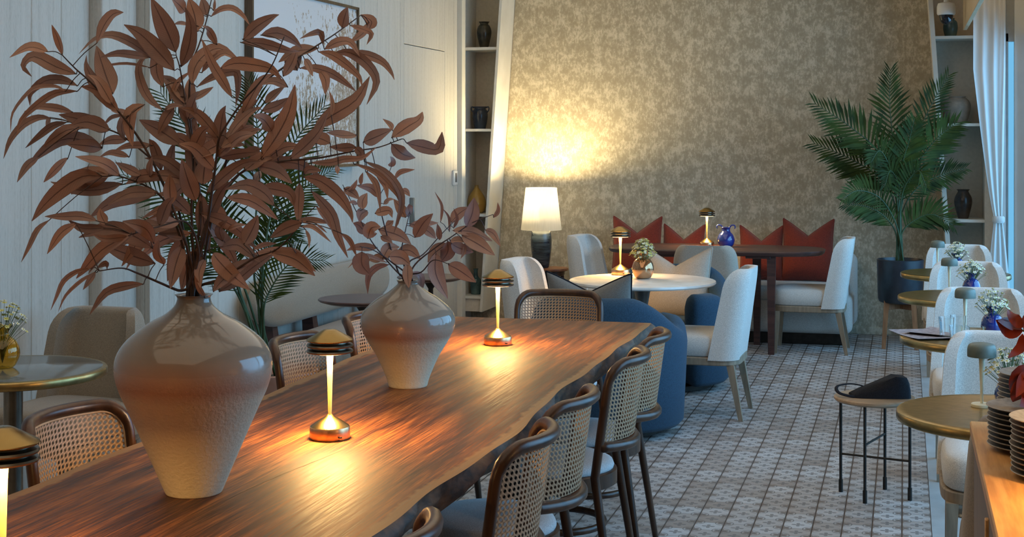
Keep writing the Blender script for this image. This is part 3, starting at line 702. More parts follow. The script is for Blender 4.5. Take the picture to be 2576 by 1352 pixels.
# ================================================================== BRASS TABLE LAMP (dining and lounge)
def brass_lamp(h=0.296):
    zs = h - 0.064
    sh = lathe([(0.048, zs + 0.0), (0.0612, zs + 0.001), (0.0635, zs + 0.0045), (0.0612, zs + 0.008), (0.047, zs + 0.011), (0.047, zs + 0.015),
                (0.0612, zs + 0.0165), (0.0635, zs + 0.02), (0.0612, zs + 0.0235), (0.047, zs + 0.0265), (0.047, zs + 0.032)], 44)
    top = lathe([(0.047, zs + 0.031), (0.0615, zs + 0.032), (0.0635, zs + 0.0345), (0.062, zs + 0.037), (0.02, zs + 0.061), (0.014, zs + 0.0635), (0.001, zs + 0.064)], 44)
    stem = lathe([(0.0045, 0.062), (0.0055, 0.1), (0.008, zs - 0.03), (0.0095, zs + 0.002)], 16)
    base = lathe([(0.053, 0.0), (0.0545, 0.002), (0.0545, 0.031), (0.053, 0.0335)], 40)
    cone = lathe([(0.053, 0.0335), (0.05, 0.036), (0.03, 0.049), (0.012, 0.06), (0.006, 0.066), (0.001, 0.067)], 40)
    led = lathe([(0.0105, zs - 0.001), (0.05, zs - 0.001)], 28, close=True)
    return [('shade', mk('shade', *top, 'brass_lamp'), [('shade_ring', mk('shade_ring', *sh, 'bronze_dark'))]), ('stem', mk('stem', *stem, 'brass_stem')),
            ('base', mk('base', *base, 'copper_base'), [('charging_port', mk('charging_port', *box(0.024, 0.034, -0.0505, -0.048, 0.009, 0.0125, 0.0005), 'black_plastic'))]),
            ('base_cone', mk('base_cone', *cone, 'brass_lamp')), ('led_ring', mk('led_ring', led[0], [tuple(reversed(f)) for f in led[1]], 'glow'))]
BL = brass_lamp()
WARM = (1.0, 0.58, 0.2)
def lit(loc, h, e, r=0.046, c=WARM):
    light('lamp_light', 'AREA', (loc[0], loc[1], loc[2] + h - 0.069), e, c, (0, 0, 0), shape='DISK', size=r * 2, spread=R(170))
for (x, y), lab in (((-1.5, 3.66), 'brushed brass disc-shade lamp between the two leafy vases'), ((-1.545, 5.5), 'brushed brass disc-shade lamp between the smaller vase and head chair')):
    place(BL, 'table_lamp', lab, 'lamp', (x, y, TT), R(20), 'brass lamps on the dining table'); lit((x, y, TT), 0.296, 11.5)
# nearest lamp at the frame edge
p = att(8, 1490, (TT - CH) / ray(8, 1490).z)
NL = (p.x, p.y, TT)
place(BL, 'table_lamp', 'brushed brass disc-shade lamp in front of the big two-tone vase', 'lamp', NL, 0, 'brass lamps on the dining table'); lit(NL, 0.296, 11.5)

# ================================================================== VASES ON THE TABLE
def hollow(prof, th=0.008):
    return prof + [(max(r - th, 0.004), z - (0.004 if i == 0 else 0)) for i, (r, z) in enumerate(reversed(prof[1:]))] + [(0.001, prof[0][1] + 0.01)]
def smooth_prof(pts, k=4):
    P = cat([Vector((r, z, 0)) for r, z in pts], k); return [(p.x, p.y) for p in P]
bigp = smooth_prof([(0.062, 0.0), (0.066, 0.006), (0.088, 0.058), (0.118, 0.128), (0.148, 0.196), (0.166, 0.235), (0.177, 0.275), (0.1745, 0.315), (0.15, 0.352), (0.104, 0.388), (0.067, 0.408), (0.045, 0.427), (0.038, 0.442), (0.0385, 0.449), (0.043, 0.4535)])
V1 = (-1.572, 3.02, TT)
v1 = tag(ob('vase', mk('vase', *lathe(hollow(bigp), 72), 'vase_big', sharp=None), None, V1), 'large two-tone stoneware vase holding tall rust-leaf branches', 'vase')
smp = smooth_prof([(0.061, 0.0), (0.064, 0.005), (0.073, 0.035), (0.102, 0.1), (0.135, 0.155), (0.154, 0.2), (0.148, 0.243), (0.104, 0.285), (0.064, 0.31), (0.037, 0.332), (0.0335, 0.34), (0.037, 0.347)])
V2 = (-1.57, 4.5, TT)
v2 = tag(ob('vase', mk('vase', *lathe(hollow(smp), 64), 'vase_small', sharp=None), None, V2), 'smaller cream stoneware vase holding plum-brown leafy twigs', 'vase')

# ================================================================== DRIED BRANCHES
def leaf_mesh(P, w, facing, rnd, mat, ovate=False, n=10):
    """ribbon leaf along 3D points; w max width; facing: preferred normal"""
    C = cat(P, max(3, int(n / (len(P) - 1))))
    m = len(C); L = [0.0]
    for i in range(1, m): L.append(L[-1] + (C[i] - C[i - 1]).length)
    T, _ = frames(C); V, UV, Fc = [], [], []
    tw0, tw1 = rnd.uniform(-0.5, 0.5), rnd.uniform(-0.5, 0.6); fold = rnd.uniform(0.12, 0.32)
    for i in range(m):
        s = L[i] / L[-1]
        if ovate: k = math.sin(math.pi * min(1, s ** 0.75)) ** 0.85
        else: k = math.sin(math.pi / 2 * min(1.0, s / 0.36)) ** 0.75 if s < 0.36 else max(0.0, math.cos(math.pi / 2 * (s - 0.36) / 0.64)) ** 0.85
        k = max(k, 0.04)
        side = T[i].cross(facing)
        side = side.normalized() if side.length > 1e-6 else Vector((1, 0, 0))
        side = Matrix.Rotation(tw0 + (tw1 - tw0) * s, 3, T[i]) @ side
        nrm = side.cross(T[i]).normalized()
        h = w * k / 2
        for a in (-1, -0.5, 0, 0.5, 1): V.append(C[i] + side * h * a + nrm * h * fold * (abs(a) - 0.3)); UV.append(((a + 1) / 2, s))
    for i in range(m - 1):
        for a in range(4): k = i * 5 + a; Fc.append((k, k + 1, k + 6, k + 5))
    return mk('leaf', V, Fc, mat, uv=UV, sharp=None)

def bouquet(stems, leaves, t0, mouth_pts, name, label, group, mat, twig, wk, seed, spread, ovate=False, thick=0.0042, extra=0):
    rnd = random.Random(seed); things = []; samples = []
    for si, (dep, pts) in enumerate(stems):
        m = len(pts); P = []
        for i, (x, y) in enumerate(pts):
            k = i / (m - 1); P.append(att(x, y, t0 + dep * k ** 1.3))
        P[0] = Vector(mouth_pts) + Vector((rnd.uniform(-0.012, 0.012), rnd.uniform(-0.012, 0.012), -0.13))
        C = cat([P[0], (Vector(mouth_pts) + (P[0] - Vector(mouth_pts)) * 0.0 + Vector((rnd.uniform(-0.016, 0.016), rnd.uniform(-0.016, 0.016), 0.0)))] + P[1:], 6)
        th = thing(name, label, 'branch', tuple(C[0]), 0, group)
        off = Vector(C[0]); mm = len(C)
        ob('stem', mk('stem', *tube([c - off for c in C], [thick * (1 - 0.72 * i / mm) for i in range(mm)], 7), twig, sharp=None), th)
        things.append((th, off))
        for i, c in enumerate(C[8:], 8):
            d = c - Vector((0, 0, CH)); t = -_s * d.x + _c * d.y; r = _c * d.x + _s * d.y
            samples.append((PX + F * r / t, PY - F * d.z / t, t, si, c))
    view = Vector((-_s, _c, 0))
    leaves = list(leaves)
    for _ in range(extra):
        b = rnd.choice([q_ for q_ in samples if 270 < q_[0] < 720 and 260 < q_[1] < 640] or samples); cx_, cy_ = samples[0][0], samples[0][1] - 260
        dx, dy = b[0] - cx_ + rnd.uniform(-120, 120), b[1] - cy_ + rnd.uniform(-160, 60); n_ = math.hypot(dx, dy) or 1; dx, dy = dx / n_, dy / n_
        ln = rnd.uniform(90, 190) * (1 if not ovate else 0.45); x1, y1 = b[0] + dx * ln * 0.5, b[1] + dy * ln * 0.5
        x2, y2 = x1 + dx * ln * 0.42, y1 + dy * ln * 0.42 + ln * 0.22
        if x2 < 30 or y2 > 735 or b[1] > 640: continue
        leaves.append((rnd.uniform(24, 38), [(b[0], b[1]), (x1, y1), (x2, y2)]))
    for w, pts in leaves:
        bx, by = pts[0]
        q = min(samples, key=lambda s_: (s_[0] - bx) ** 2 + (s_[1] - by) ** 2)
        t = q[2] + rnd.uniform(-0.02, 0.02); dt_ = rnd.uniform(-spread, spread)
        m = len(pts); P = [att(x, y, t + dt_ * (i / (m - 1))) for i, (x, y) in enumerate(pts)]
        th, off = things[q[3]]
        fac = (-view + Vector((rnd.uniform(-0.35, 0.35), 0, rnd.uniform(0.0, 0.5)))).normalized()
        lw = w * t / F * wk
        lf = ob('leaf', leaf_mesh([p_ - off for p_ in P], lw, fac, rnd, mat, ovate), th)
        gap = (P[0] - q[4]).length
        if gap > 0.004:
            mid = (P[0] + q[4]) / 2 + Vector((0, 0, 0.004))
            ob('petiole', mk('petiole', *tube([c - off for c in cat([q[4], mid, P[0], P[0] + (P[1] - P[0]) * 0.1], 3)], 0.0011, 5), twig, sharp=None), lf)
    return things
def dec(s, ox, oy, k=3.38):
    out = []
    for line in s.strip().split(';'):
        v = [float(a) for a in line.split()]
        if len(v) < 5: continue
        out.append((v[0] / k, [(ox + v[i] / k, oy + v[i + 1] / k) for i in range(1, len(v), 2)]))
    return out
TA = """95 410 440 250 400 80 490;65 530 470 490 330 440 210;105 650 630 480 570 290 480 200 560 270 652;75 660 730 520 680 380 690 260 790 255 900;
40 560 775 470 735 330 740 240 790 110 960 90 1125;55 660 775 480 790 330 880 180 1020 140 1150;60 620 955 480 920 330 910 205 950;105 870 1080 700 1020 500 975;
60 440 1010 330 1000 200 1060 90 1190 30 1350;45 430 1000 405 1050 390 1085;55 570 1040 450 1070 330 1160 215 1260;90 690 1095 560 1110 400 1220 375 1260;
110 870 1255 700 1190 520 1190 330 1320 250 1400;100 870 1260 740 1240 560 1225;110 1000 920 850 770 740 580 735 470;150 960 800 900 640 820 390;
105 820 370 880 220 960 120 1050 105;75 1290 495 1130 370 950 300 800 340 670 460;65 1280 490 1150 470 1000 455 850 490;22 1280 575 1080 540 900 570 810 700;
70 1080 1190 950 1190 840 1230;40 1040 985 950 1000 880 1065;55 1100 985 1020 950 945 940;100 1230 890 1120 950 1100 1100 1130 1250;80 1060 1190 1030 1080 1080 960 1200 880;
60 1300 1240 1100 1240 960 1290;60 1100 1335 950 1300 840 1340"""
TB = """150 480 445 400 250 270 -20;140 470 600 330 440 180 290 40 210;95 370 740 320 620 320 440 370 350;105 525 570 590 400 610 220 560 60;100 560 100 510 40 440 -20;
130 660 270 640 130 590 -20;60 830 380 760 260 680 210;35 590 215 520 195 465 205;50 780 140 860 80 960 70 1050 130 1110 215;90 740 130 720 50 700 -20;60 800 90 820 30 810 -20;
75 370 940 260 850 190 720 165 560 250 450;110 620 720 640 580 720 470 850 410 1010 500;70 700 620 780 520 900 450 1030 540;70 660 740 790 660 900 620 1000 620 1010 760 990 910;
105 860 580 980 540 1130 550 1300 590 1385 690;75 960 830 880 690 790 540 700 330;65 600 860 700 800 800 740;45 430 860 500 700 620 600;95 590 840 615 960 580 1180;85 470 910 400 1000 330 1140;
45 380 930 460 900 540 900;130 520 1230 360 1120 170 1020;45 640 1010 740 1080 840 1170;130 720 1350 740 1250 780 1130;60 630 1200 700 1160 820 1180;90 860 1260 1000 1180 1150 1110 1210 1100;
75 920 1180 1000 1060 1120 950 1210 910;105 1300 1120 1230 1020 1140 985;80 850 1340 1000 1310 1200 1290"""
TC = """95 40 340 150 230 280 150 345 125;80 20 362 200 370 420 430 520 440;90 190 300 330 280 450 330 540 410;110 680 410 600 420 480 440 340 530;120 380 650 450 540 500 420;140 500 600 470 490 520 400;
50 720 385 700 280 620 290 520 330;95 880 235 900 150 930 60;75 1110 190 1060 280 950 360;80 1110 250 1130 180 1040 125;50 950 215 1060 250 1130 290 1090 380;75 730 420 840 360 950 360 1030 480;
70 680 440 800 470 930 560 1030 660 1050 740;80 810 450 950 450 1100 550 1175 700 1090 890;65 930 440 1100 470 1230 530 1300 620 1325 680;70 520 580 650 580 800 630 930 720 1000 780;70 690 600 740 680 740 810;
55 560 500 600 560 630 650;85 420 740 300 690 180 720;80 230 880 310 800 400 730;80 200 940 330 900 430 830;140 190 1350 330 1150 430 950 480 720;125 640 1090 800 980 1000 850 1115 650;35 790 990 800 880 770 770;
120 440 1350 560 1250 680 1120 760 960;110 780 1220 700 1180 600 1170;105 1005 1150 880 1150 750 1130;110 1060 1210 1180 1160 1310 1100;40 1310 1110 1290 1060 1225 1010;75 1000 1250 880 1260 770 1250;50 330 1270 360 1300 370 1370;75 190 1270 100 1290 0 1310"""
TR = "72 765 690 850 630 900 600 920 560;65 840 715 920 735 1000 745 1018 660;60 765 720 820 770 885 790"
TD = """110 1020 140 880 40 640 -20;70 580 -10 480 80 370 200;60 330 -20 230 60 145 200;130 870 150 700 150 520 260 370 400 270 530;115 1040 210 850 260 640 260 500 220 430 195;120 1330 300 1150 320 950 370 760 500;
75 900 560 860 480 850 420;75 830 530 690 490 540 490 380 490;40 420 520 320 600 250 740 180 880;70 650 550 520 630 400 810;70 900 590 700 590 580 520;140 1300 760 1100 640 880 600 670 670;110 1310 720 1230 590 1040 530;
60 1100 660 900 680 780 640;125 1320 890 1080 810 855 725;38 780 930 650 960 540 1040 480 1170 430 1290;28 830 960 700 1030 560 1160 495 1300;45 810 960 770 1020 705 1115;45 910 930 900 890 820 930;70 1220 1065 1080 1080 900 1140 760 1330;
40 740 100 750 70 755 40;70 1200 140 1100 90 980 30"""
TE = """130 650 360 590 200 530 0;150 710 220 720 100 740 -30;95 740 300 880 160 1050 40 1200 20;110 700 300 720 560 770 800;110 1320 400 1230 290 1080 220 900 260;100 910 330 1100 350 1250 440 1352 520;125 1060 730 1130 600 1180 480;
130 800 800 830 850 950 980 1110 1115;75 730 850 680 960 690 1100;45 730 1180 680 1100 640 990;100 870 750 1000 730 1100 800 1200 880;130 850 1130 1000 1030 1150 910 1352 780;110 800 1130 860 1050 1000 930 1180 840;
55 530 440 400 410 280 460 190 510;100 510 540 380 540 200 540;80 570 630 450 630 320 640;95 380 900 330 800 340 690;120 860 560 830 450 780 370;70 880 700 850 600 920 520;100 440 390 430 270 430 130;75 260 150 260 80 280 -20;
45 920 600 1000 570 1080 560;60 1150 200 1180 140 1200 100;40 540 680 460 670 400 650;40 1140 770 1230 730 1340 720"""
TF = """105 550 490 700 530 860 660 950 800 970 880;85 620 610 720 720 800 830 850 1000 930 1180;80 520 540 510 760 510 900;110 190 580 330 600 440 640 470 740;50 500 860 640 860 800 890;95 540 880 400 930 270 1010;
35 530 915 640 920 790 1050;18 660 890 710 930 755 970;25 570 940 600 1010 600 1100;40 660 740 740 840 805 960;40 870 970 950 1040 1005 1170;55 610 370 780 370 900 340 1050 330 1170 240;60 560 470 600 430 710 440;
40 1080 440 1170 560 1210 780;40 850 400 840 430 845 470;60 990 240 1040 290 1030 330;60 120 1150 300 1120 470 1130 560 1220;40 480 1130 540 1170 550 1240"""
TG1 = "60 190 20 350 100 470 230 510 380 440 640;45 100 40 280 110 420 240 500 360 480 560;35 220 120 300 220 330 460;40 300 150 370 230 390 350"
big_leaves = dec(TA, 0, 0) + dec(TB, 300, 0) + dec(TC, 600, 0) + dec(TR, 600, 0, 1.988) + dec(TD, 0, 400) + dec(TE, 300, 400) + dec(TF, 600, 300) + dec(TG1, 860, 400)
big_stems = [(0.0, [(492, 770), (487, 650), (482, 520), (486, 400), (470, 281), (454, 178), (443, 139)]),
 (0.10, [(497, 770), (503, 560), (498, 440), (480, 320), (476, 240), (483, 160), (501, 112), (519, 53), (534, -10)]),
 (-0.10, [(500, 770), (515, 600), (535, 470), (545, 396), (551, 349), (572, 311), (614, 251), (649, 213), (685, 163), (715, 92)]),
 (0.14, [(500, 765), (520, 560), (600, 440), (700, 408), (800, 398), (893, 380), (952, 371), (1010, 350)]),
 (-0.12, [(490, 765), (470, 620), (400, 440), (330, 320), (237, 216), (189, 172), (157, 139)]),
 (0.08, [(490, 765), (470, 620), (420, 450), (322, 352), (257, 322), (200, 318)]),
 (-0.05, [(488, 765), (465, 640), (410, 500), (310, 446), (258, 444)]),
 (-0.15, [(480, 762), (448, 731), (400, 711), (344, 687), (306, 675), (250, 682)]),
 (-0.12, [(505, 765), (560, 700), (640, 650), (700, 625), (760, 560)]),
 (0.18, [(500, 765), (540, 520), (600, 310), (650, 222), (720, 165), (792, 118), (842, 86), (908, 38)]),
 (-0.16, [(498, 765), (500, 640), (470, 560), (400, 570), (330, 590)])]
bouquet(big_stems, big_leaves, 3.32, (V1[0], V1[1], V1[2] + 0.455), 'dried_branch', 'tall dried branch of long rust-brown leaves in the large vase', 'rust leaf branches in the large vase', 'leaf_rust', 'twig', 1.18, 11, 0.07, extra=60)
TS = """60 420 70 425 20 410 -20;40 450 170 500 110 620 90;65 310 330 250 250 130 230;70 15 250 90 290 150 345;45 60 290 100 230 130 175;35 160 220 165 170 180 115;75 180 430 175 360 215 290;80 215 440 165 470 145 540;35 130 385 90 370 55 380;
70 280 465 400 440 430 500;35 355 385 400 350 445 345;75 540 500 500 420 440 340;80 585 475 570 430 570 385;45 505 265 550 280 580 320;75 205 640 150 570 95 545;110 220 680 250 590 330 580;55 370 570 410 550 440 525;100 310 600 480 650 590 730;
70 300 760 130 750 40 780;130 170 790 170 900 240 990;70 350 840 290 850 225 860;90 345 860 400 760 490 750;85 480 780 580 780 670 855;110 400 830 500 840 580 900;75 560 890 560 1000 570 1100;50 400 900 300 920 225 1000 220 1150;30 380 880 180 820 50 930;
50 330 660 390 690 430 720;95 620 670 690 550 775 465;60 570 570 700 550 820 545;75 680 590 740 620 800 680;45 830 690 825 620 810 550;22 840 540 850 400 790 280;20 915 620 910 500 855 420;90 930 540 990 470 1080 410;110 1060 580 1110 460 1125 330;
32 1290 500 1330 440 1325 370;80 940 610 1100 620 1280 700;110 1020 650 1150 720 1300 820;60 1220 605 1290 640 1350 745;85 930 720 1000 760 1120 795;60 920 700 1000 690 1060 710;110 900 700 900 790 840 880;120 800 800 800 980 900 1190;
110 905 900 1000 950 1140 1050;60 590 970 670 1010 660 1170;100 900 720 790 800 730 880;30 1045 720 1040 790 1010 850;25 950 590 980 510 950 420"""
small_leaves = dec(TS, 860, 400)
small_stems = [(-0.08, [(1018, 715), (1005, 690), (960, 640), (930, 600), (900, 540), (862, 465)]), (0.06, [(1020, 715), (1000, 680), (965, 560), (955, 500), (968, 470)]),
 (0.0, [(1025, 715), (1045, 665), (1100, 620), (1130, 600), (1190, 560), (1240, 540)]), (0.1, [(1022, 715), (1030, 660), (1065, 640), (1110, 590), (1150, 550)]),
 (0.12, [(1020, 712), (1010, 640), (1020, 580), (1032, 530)]), (-0.1, [(1015, 712), (985, 660), (940, 630), (905, 620)]), (-0.12, [(1030, 712), (1060, 685), (1090, 655), (1130, 665)])]
bouquet(small_stems, small_leaves, 4.74, (V2[0], V2[1], V2[2] + 0.348), 'dried_twig', 'dried twig of plum-brown oval leaves in the smaller vase', 'plum leaf twigs in the smaller vase', 'leaf_plum', 'twig_purple', 1.2, 5, 0.06, True, 0.0036)
# ================================================================== UPHOLSTERED DINING CHAIR (front +y)
def u_path(hw, back, front, rc, n=8):
    """U shaped plan line from front left, round the back, to front right"""
    P = [(-hw, front)]
    for i in range(4): P.append((-hw, front + (back + rc - front) * (i + 1) / 5))
    for i in range(n + 1): a = math.pi + math.pi / 2 * i / n; P.append((-hw + rc + rc * math.cos(a), back + rc + rc * math.sin(a)))
    for i in range(1, 3): P.append((-hw + rc + (hw - rc) * i / 2.5, back))
    Q = [(-x, y) for x, y in reversed(P)]
    return P + Q
def offset_in(P, d):
    out = []; n = len(P)
    for i in range(n):
        a, b = Vector(P[max(i - 1, 0)]), Vector(P[min(i + 1, n - 1)]); t = (b - a).normalized(); out.append((P[i][0] - t.y * d, P[i][1] + t.x * d))
    return out
def up_chair(fab, wood, seatfab=None):
    hw, th = 0.245, 0.055
    rings = []
    zs = [0.335, 0.345, 0.42, 0.52, 0.62, 0.7, 0.74, 0.77, 0.795, 0.815, 0.828, 0.838, 0.842]
    for z in zs:
        k = (z - 0.335) / (0.842 - 0.335); w = hw * (1 - 0.15 * k ** 1.2); back = -0.27 - 0.07 * k; front = back + 0.165 - 0.03 * k; rc = min(0.1 - 0.02 * k, 0.1)
        if z > 0.74:                        # rounded top corners
            q = (z - 0.74) / 0.102; w -= 0.055 * (1 - math.sqrt(max(0, 1 - q * q))); front = back + 0.065 + (front - back - 0.065) * math.sqrt(max(0, 1 - q * q))
        t_ = th * (1 - 0.25 * k); rc = min(rc, front - back - 0.004)
        if z >= 0.838: t_ *= 0.75
        if z >= 0.842: t_ *= 0.5
        if z <= 0.336: t_ *= 0.7
        o_ = u_path(w, back, front, rc); i_ = offset_in(o_, -t_) if False else offset_in(o_, t_)
        rings.append([(x, y, z) for x, y in o_] + [(x, y, z) for x, y in reversed(i_)])
    parts = [('backrest', mk('backrest', *loft(rings), fab, sharp=60))]
    def plan(k, z, gy=0): 
        P = []
        for i in range(44):
            a = 2 * math.pi * i / 44; c_, s_ = math.cos(a), math.sin(a); e = 0.42
            P.append((k * 0.228 * math.copysign(abs(c_) ** e, c_), 0.005 + k * 0.245 * math.copysign(abs(s_) ** e, s_) + gy, z))
        return P
    parts.append(('seat', mk('seat', *loft([plan(0.95, 0.35), plan(1.0, 0.36), plan(1.02, 0.41), plan(1.0, 0.45), plan(0.94, 0.468), plan(0.7, 0.478), plan(0.1, 0.482)]), seatfab or fab, sharp=None)))
    def rail(k, z): return [(x * 1.04, y * 1.07 - 0.02, z) for x, y, _ in plan(k, z)]
    parts.append(('seat_rail', mk('seat_rail', *loft([rail(0.98, 0.305), rail(1.0, 0.31), rail(1.0, 0.345), rail(0.98, 0.35)]), wood)))
    for sx in (-1, 1):
        parts.append(('leg', mk('leg', *leg_taper((sx * 0.2, 0.21, 0.31), (sx * 0.205, 0.225, 0), 0.042, 0.024), wood, smooth=False)))
        parts.append(('leg', mk('leg', *leg_taper((sx * 0.19, -0.225, 0.31), (sx * 0.2, -0.285, 0), 0.042, 0.024), wood, smooth=False)))
    return parts
UP = up_chair('cream_fabric', 'taupe_wood')
UPB = up_chair('beige_fabric', 'taupe_wood')
UPG = up_chair('stone_fabric', 'taupe_wood')
place(UP, 'upholstered_chair', 'cream upholstered dining chair at the white round table, beside the aisle', 'chair', (-1.155, 8.33, 0), R(88))
place(UP, 'upholstered_chair', 'cream upholstered dining chair beside the white lampshade, at the round table', 'chair', (-2.0, 8.5, 0), R(-98))
place(UP, 'upholstered_chair', 'cream upholstered dining chair at the aisle end of the dark oval table', 'chair', (-0.69, 10.985, 0), R(90))
place(UP, 'upholstered_chair', 'cream upholstered dining chair at the far end of the oval table, near the lamp', 'chair', (-2.1, 10.72, 0), R(-100))
place(UPG, 'upholstered_chair', 'stone-grey upholstered chair turned away in front of the dark oval table', 'chair', (-1.33, 10.22, 0), R(2))
place(UPB, 'upholstered_chair', 'beige upholstered chair behind the small brass table by the panelled wall', 'chair', (-3.35, 5.3, 0), R(176))
RX_ = 0.36
for y, lab in ((5.46, 'cream upholstered chair between the green lamp and the table with glasses'), (7.14, 'cream upholstered chair behind the table with glasses and menu'),
               (8.72, 'cream upholstered chair by the window, second from the curtain'), (10.16, 'cream upholstered chair by the window, next to the curtain')):
    place(UP, 'upholstered_chair', lab, 'chair', (RX_, y, 0), R(180), 'chairs along the window')
M['dim_lit_fabric'] = fabric('shade_darkened_wool', (0.2, 0.155, 0.115))  # poor light on this one chair is put into its brown fabric colour
place(up_chair('dim_lit_fabric', 'taupe_wood'), 'upholstered_chair', 'upholstered chair in shade-darkened brown tucked in beside the wooden sideboard', 'chair', (0.385, 4.31, 0), R(0))

# ================================================================== BLUE TUB ARMCHAIR (front +y)
def tub():
    n = 48; ring_o = []
    def height(a):      # a: angle from the back, 0..~pi*0.83
        a = abs(a)
        if a < 0.6: return 0.745
        if a < 1.75: k = (a - 0.6) / 1.15; return 0.745 - 0.175 * (k * k * (3 - 2 * k))
        k = min(1, (a - 1.75) / 0.5); return 0.57 + 0.045 * math.sin(k * math.pi * 0.6)
    amax = 2.45; cols = []
    for i in range(n + 1):
        a = -amax + 2 * amax * i / n; h = height(a); d = Vector((math.sin(a), -math.cos(a), 0))
        ro, ri = 0.415, 0.285
        rm = (ro + ri) / 2; hw = (ro - ri) / 2
        c = [d * (ro - 0.035) + Vector((0, 0, 0.045)), d * (ro - 0.012) + Vector((0, 0, 0.07)), d * ro + Vector((0, 0, 0.3)), d * (ro + 0.008) + Vector((0, 0, h - 0.1))]
        for q in range(9):
            b = math.pi * q / 8; c.append(d * (rm + hw * math.cos(b) * 1.04) + Vector((0, 0, h - 0.065 + 0.065 * math.sin(b))))
        c += [d * ri + Vector((0, 0, h - 0.1)), d * ri + Vector((0, 0, 0.3)), d * (ri) + Vector((0, 0, 0.05))]
        cols.append(c)
    # round the arm fronts
    def shrink(c, k, ang):
        d = Vector((math.sin(ang), -math.cos(ang), 0)); t = Vector((math.cos(ang), math.sin(ang), 0)) * (1 if ang > 0 else -1)
        m = sum(c, Vector()) / len(c); return [m + (p - m) * k + t * 0.03 * math.sqrt(max(0, 1 - k * k)) * 1.6 for p in c]
    pre = [shrink(cols[0], k, -amax) for k in (0.1, 0.7, 0.92)]; post = [shrink(cols[-1], k, amax) for k in (0.92, 0.7, 0.1)]
    g = loft(pre + cols + post)
    seat = lathe([(0.27, 0.05), (0.3, 0.06), (0.3, 0.3)], 40); cush = lathe([(0.29, 0.29), (0.3, 0.31), (0.3, 0.39), (0.285, 0.42), (0.2, 0.435), (0.001, 0.44)], 40)
    base = lathe([(0.28, 0.0), (0.29, 0.004), (0.29, 0.035), (0.12, 0.05)], 40)
    return [('shell', mk('shell', *g, 'blue_fabric', sharp=70)), ('seat_base', mk('seat_base', *seat, 'blue_fabric')), ('seat_cushion', mk('seat_cushion', *mv(cush, 0, 0.03, 0), 'blue_fabric')), ('swivel_base', mk('swivel_base', *base, 'black_metal'))]
TUB = tub()
place(TUB, 'tub_armchair', 'blue tub armchair turned away, in front of the white round table', 'armchair', (-1.545, 7.72, 0), R(-8))
place(TUB, 'tub_armchair', 'blue tub armchair facing out from behind the white round table', 'armchair', (-1.47, 9.2, 0), R(178))

# ================================================================== CUSHIONS
def pillow(w, h, d, notch, piping=None):
    N = 18
    def P(u, v, sgn):
        e = (1 - abs(u) ** 2.6) * (1 - abs(v) ** 2.6); t = d / 2 * max(0, e) ** 0.55
        x = w / 2 * u * (1 - 0.06 * (1 - v * v)); z = h / 2 * v * (1 - 0.05 * (1 - u * u))
        if v > -0.4:
            k = ((v + 0.4) / 1.4) ** 1.6; z -= notch * k * (1 - abs(u)) ** 1.15; x *= 1 - 0.03 * k * (1 - abs(u)); t *= 1 - 0.35 * k * math.exp(-(u / 0.22) ** 2)
        return Vector((x, sgn * t, z + h / 2))
    V, Fc = [], []
    us = [math.sin(math.pi / 2 * (-1 + 2 * i / N)) for i in range(N + 1)]
    for sgn in (-1, 1):
        k0 = len(V)
        for v in us:
            for u in us: V.append(P(u, v, sgn))
        for j in range(N):
            for i in range(N):
                k = k0 + j * (N + 1) + i; f = (k, k + 1, k + N + 2, k + N + 1); Fc.append(f if sgn < 0 else tuple(reversed(f)))
    rim = [P(u, -1, 1) for u in us] + [P(1, v, 1) for v in us[1:]] + [P(u, 1, 1) for u in reversed(us[:-1])] + [P(-1, v, 1) for v in reversed(us[1:-1])]
    return (V, Fc), rim
def cushion(name_mat, w, h, d, notch, pipe_mat=None):
    g, rim = pillow(w, h, d, notch)
    k = [('cover', mk('cover', *g, name_mat, sharp=None))]
    if pipe_mat: k.append(('piping', mk('piping', *tube(rim, 0.005, 6, closed=True), pipe_mat, sharp=None)))
    return k
def put_cushion(kind, label, loc, rz, tilt, group=None):
    t = place(kind, 'cushion', label, 'cushion', loc, rz, group); t.rotation_euler = (tilt, 0, rz); return t
GC = cushion('grey_fabric', 0.47, 0.46, 0.17, 0.1, 'navy_fabric')
SC = cushion('stone_fabric', 0.47, 0.47, 0.17, 0.12, 'stone_fabric')
put_cushion(GC, 'grey linen cushion with dark piping on the turned-away blue armchair', (-1.6, 7.6, 0.42), R(-4), R(14))
put_cushion(SC, 'beige linen cushion with chopped top on the facing blue armchair', (-1.44, 9.3, 0.41), R(176), R(14))
RCU = cushion('red_fabric', 0.40, 0.5, 0.15, 0.13, 'red_fabric')
RCS = cushion('red_fabric', 0.34, 0.44, 0.14, 0.12, 'red_fabric')
for (x, y), k, lab in (((1600, 700), RCU, 'tall rust-red velvet cushion next to the cream chair near the lamp'), ((1715, 700), RCS, 'shorter rust-red velvet cushion behind the far brass lamp'),
                ((1915, 700), RCS, 'shorter rust-red velvet cushion beside the cobalt jug'), ((2030, 700), RCU, 'tall rust-red velvet cushion at the aisle end of the white sofa')):
    r = ray(x, y); q = r * (11.62 / r.y); put_cushion(k, lab, (q.x, 11.62, 0.45), R(180 + (3, -5, 4, -3)[[1600, 1715, 1915, 2030].index(x)]), R(13), 'rust cushions on the white sofa')

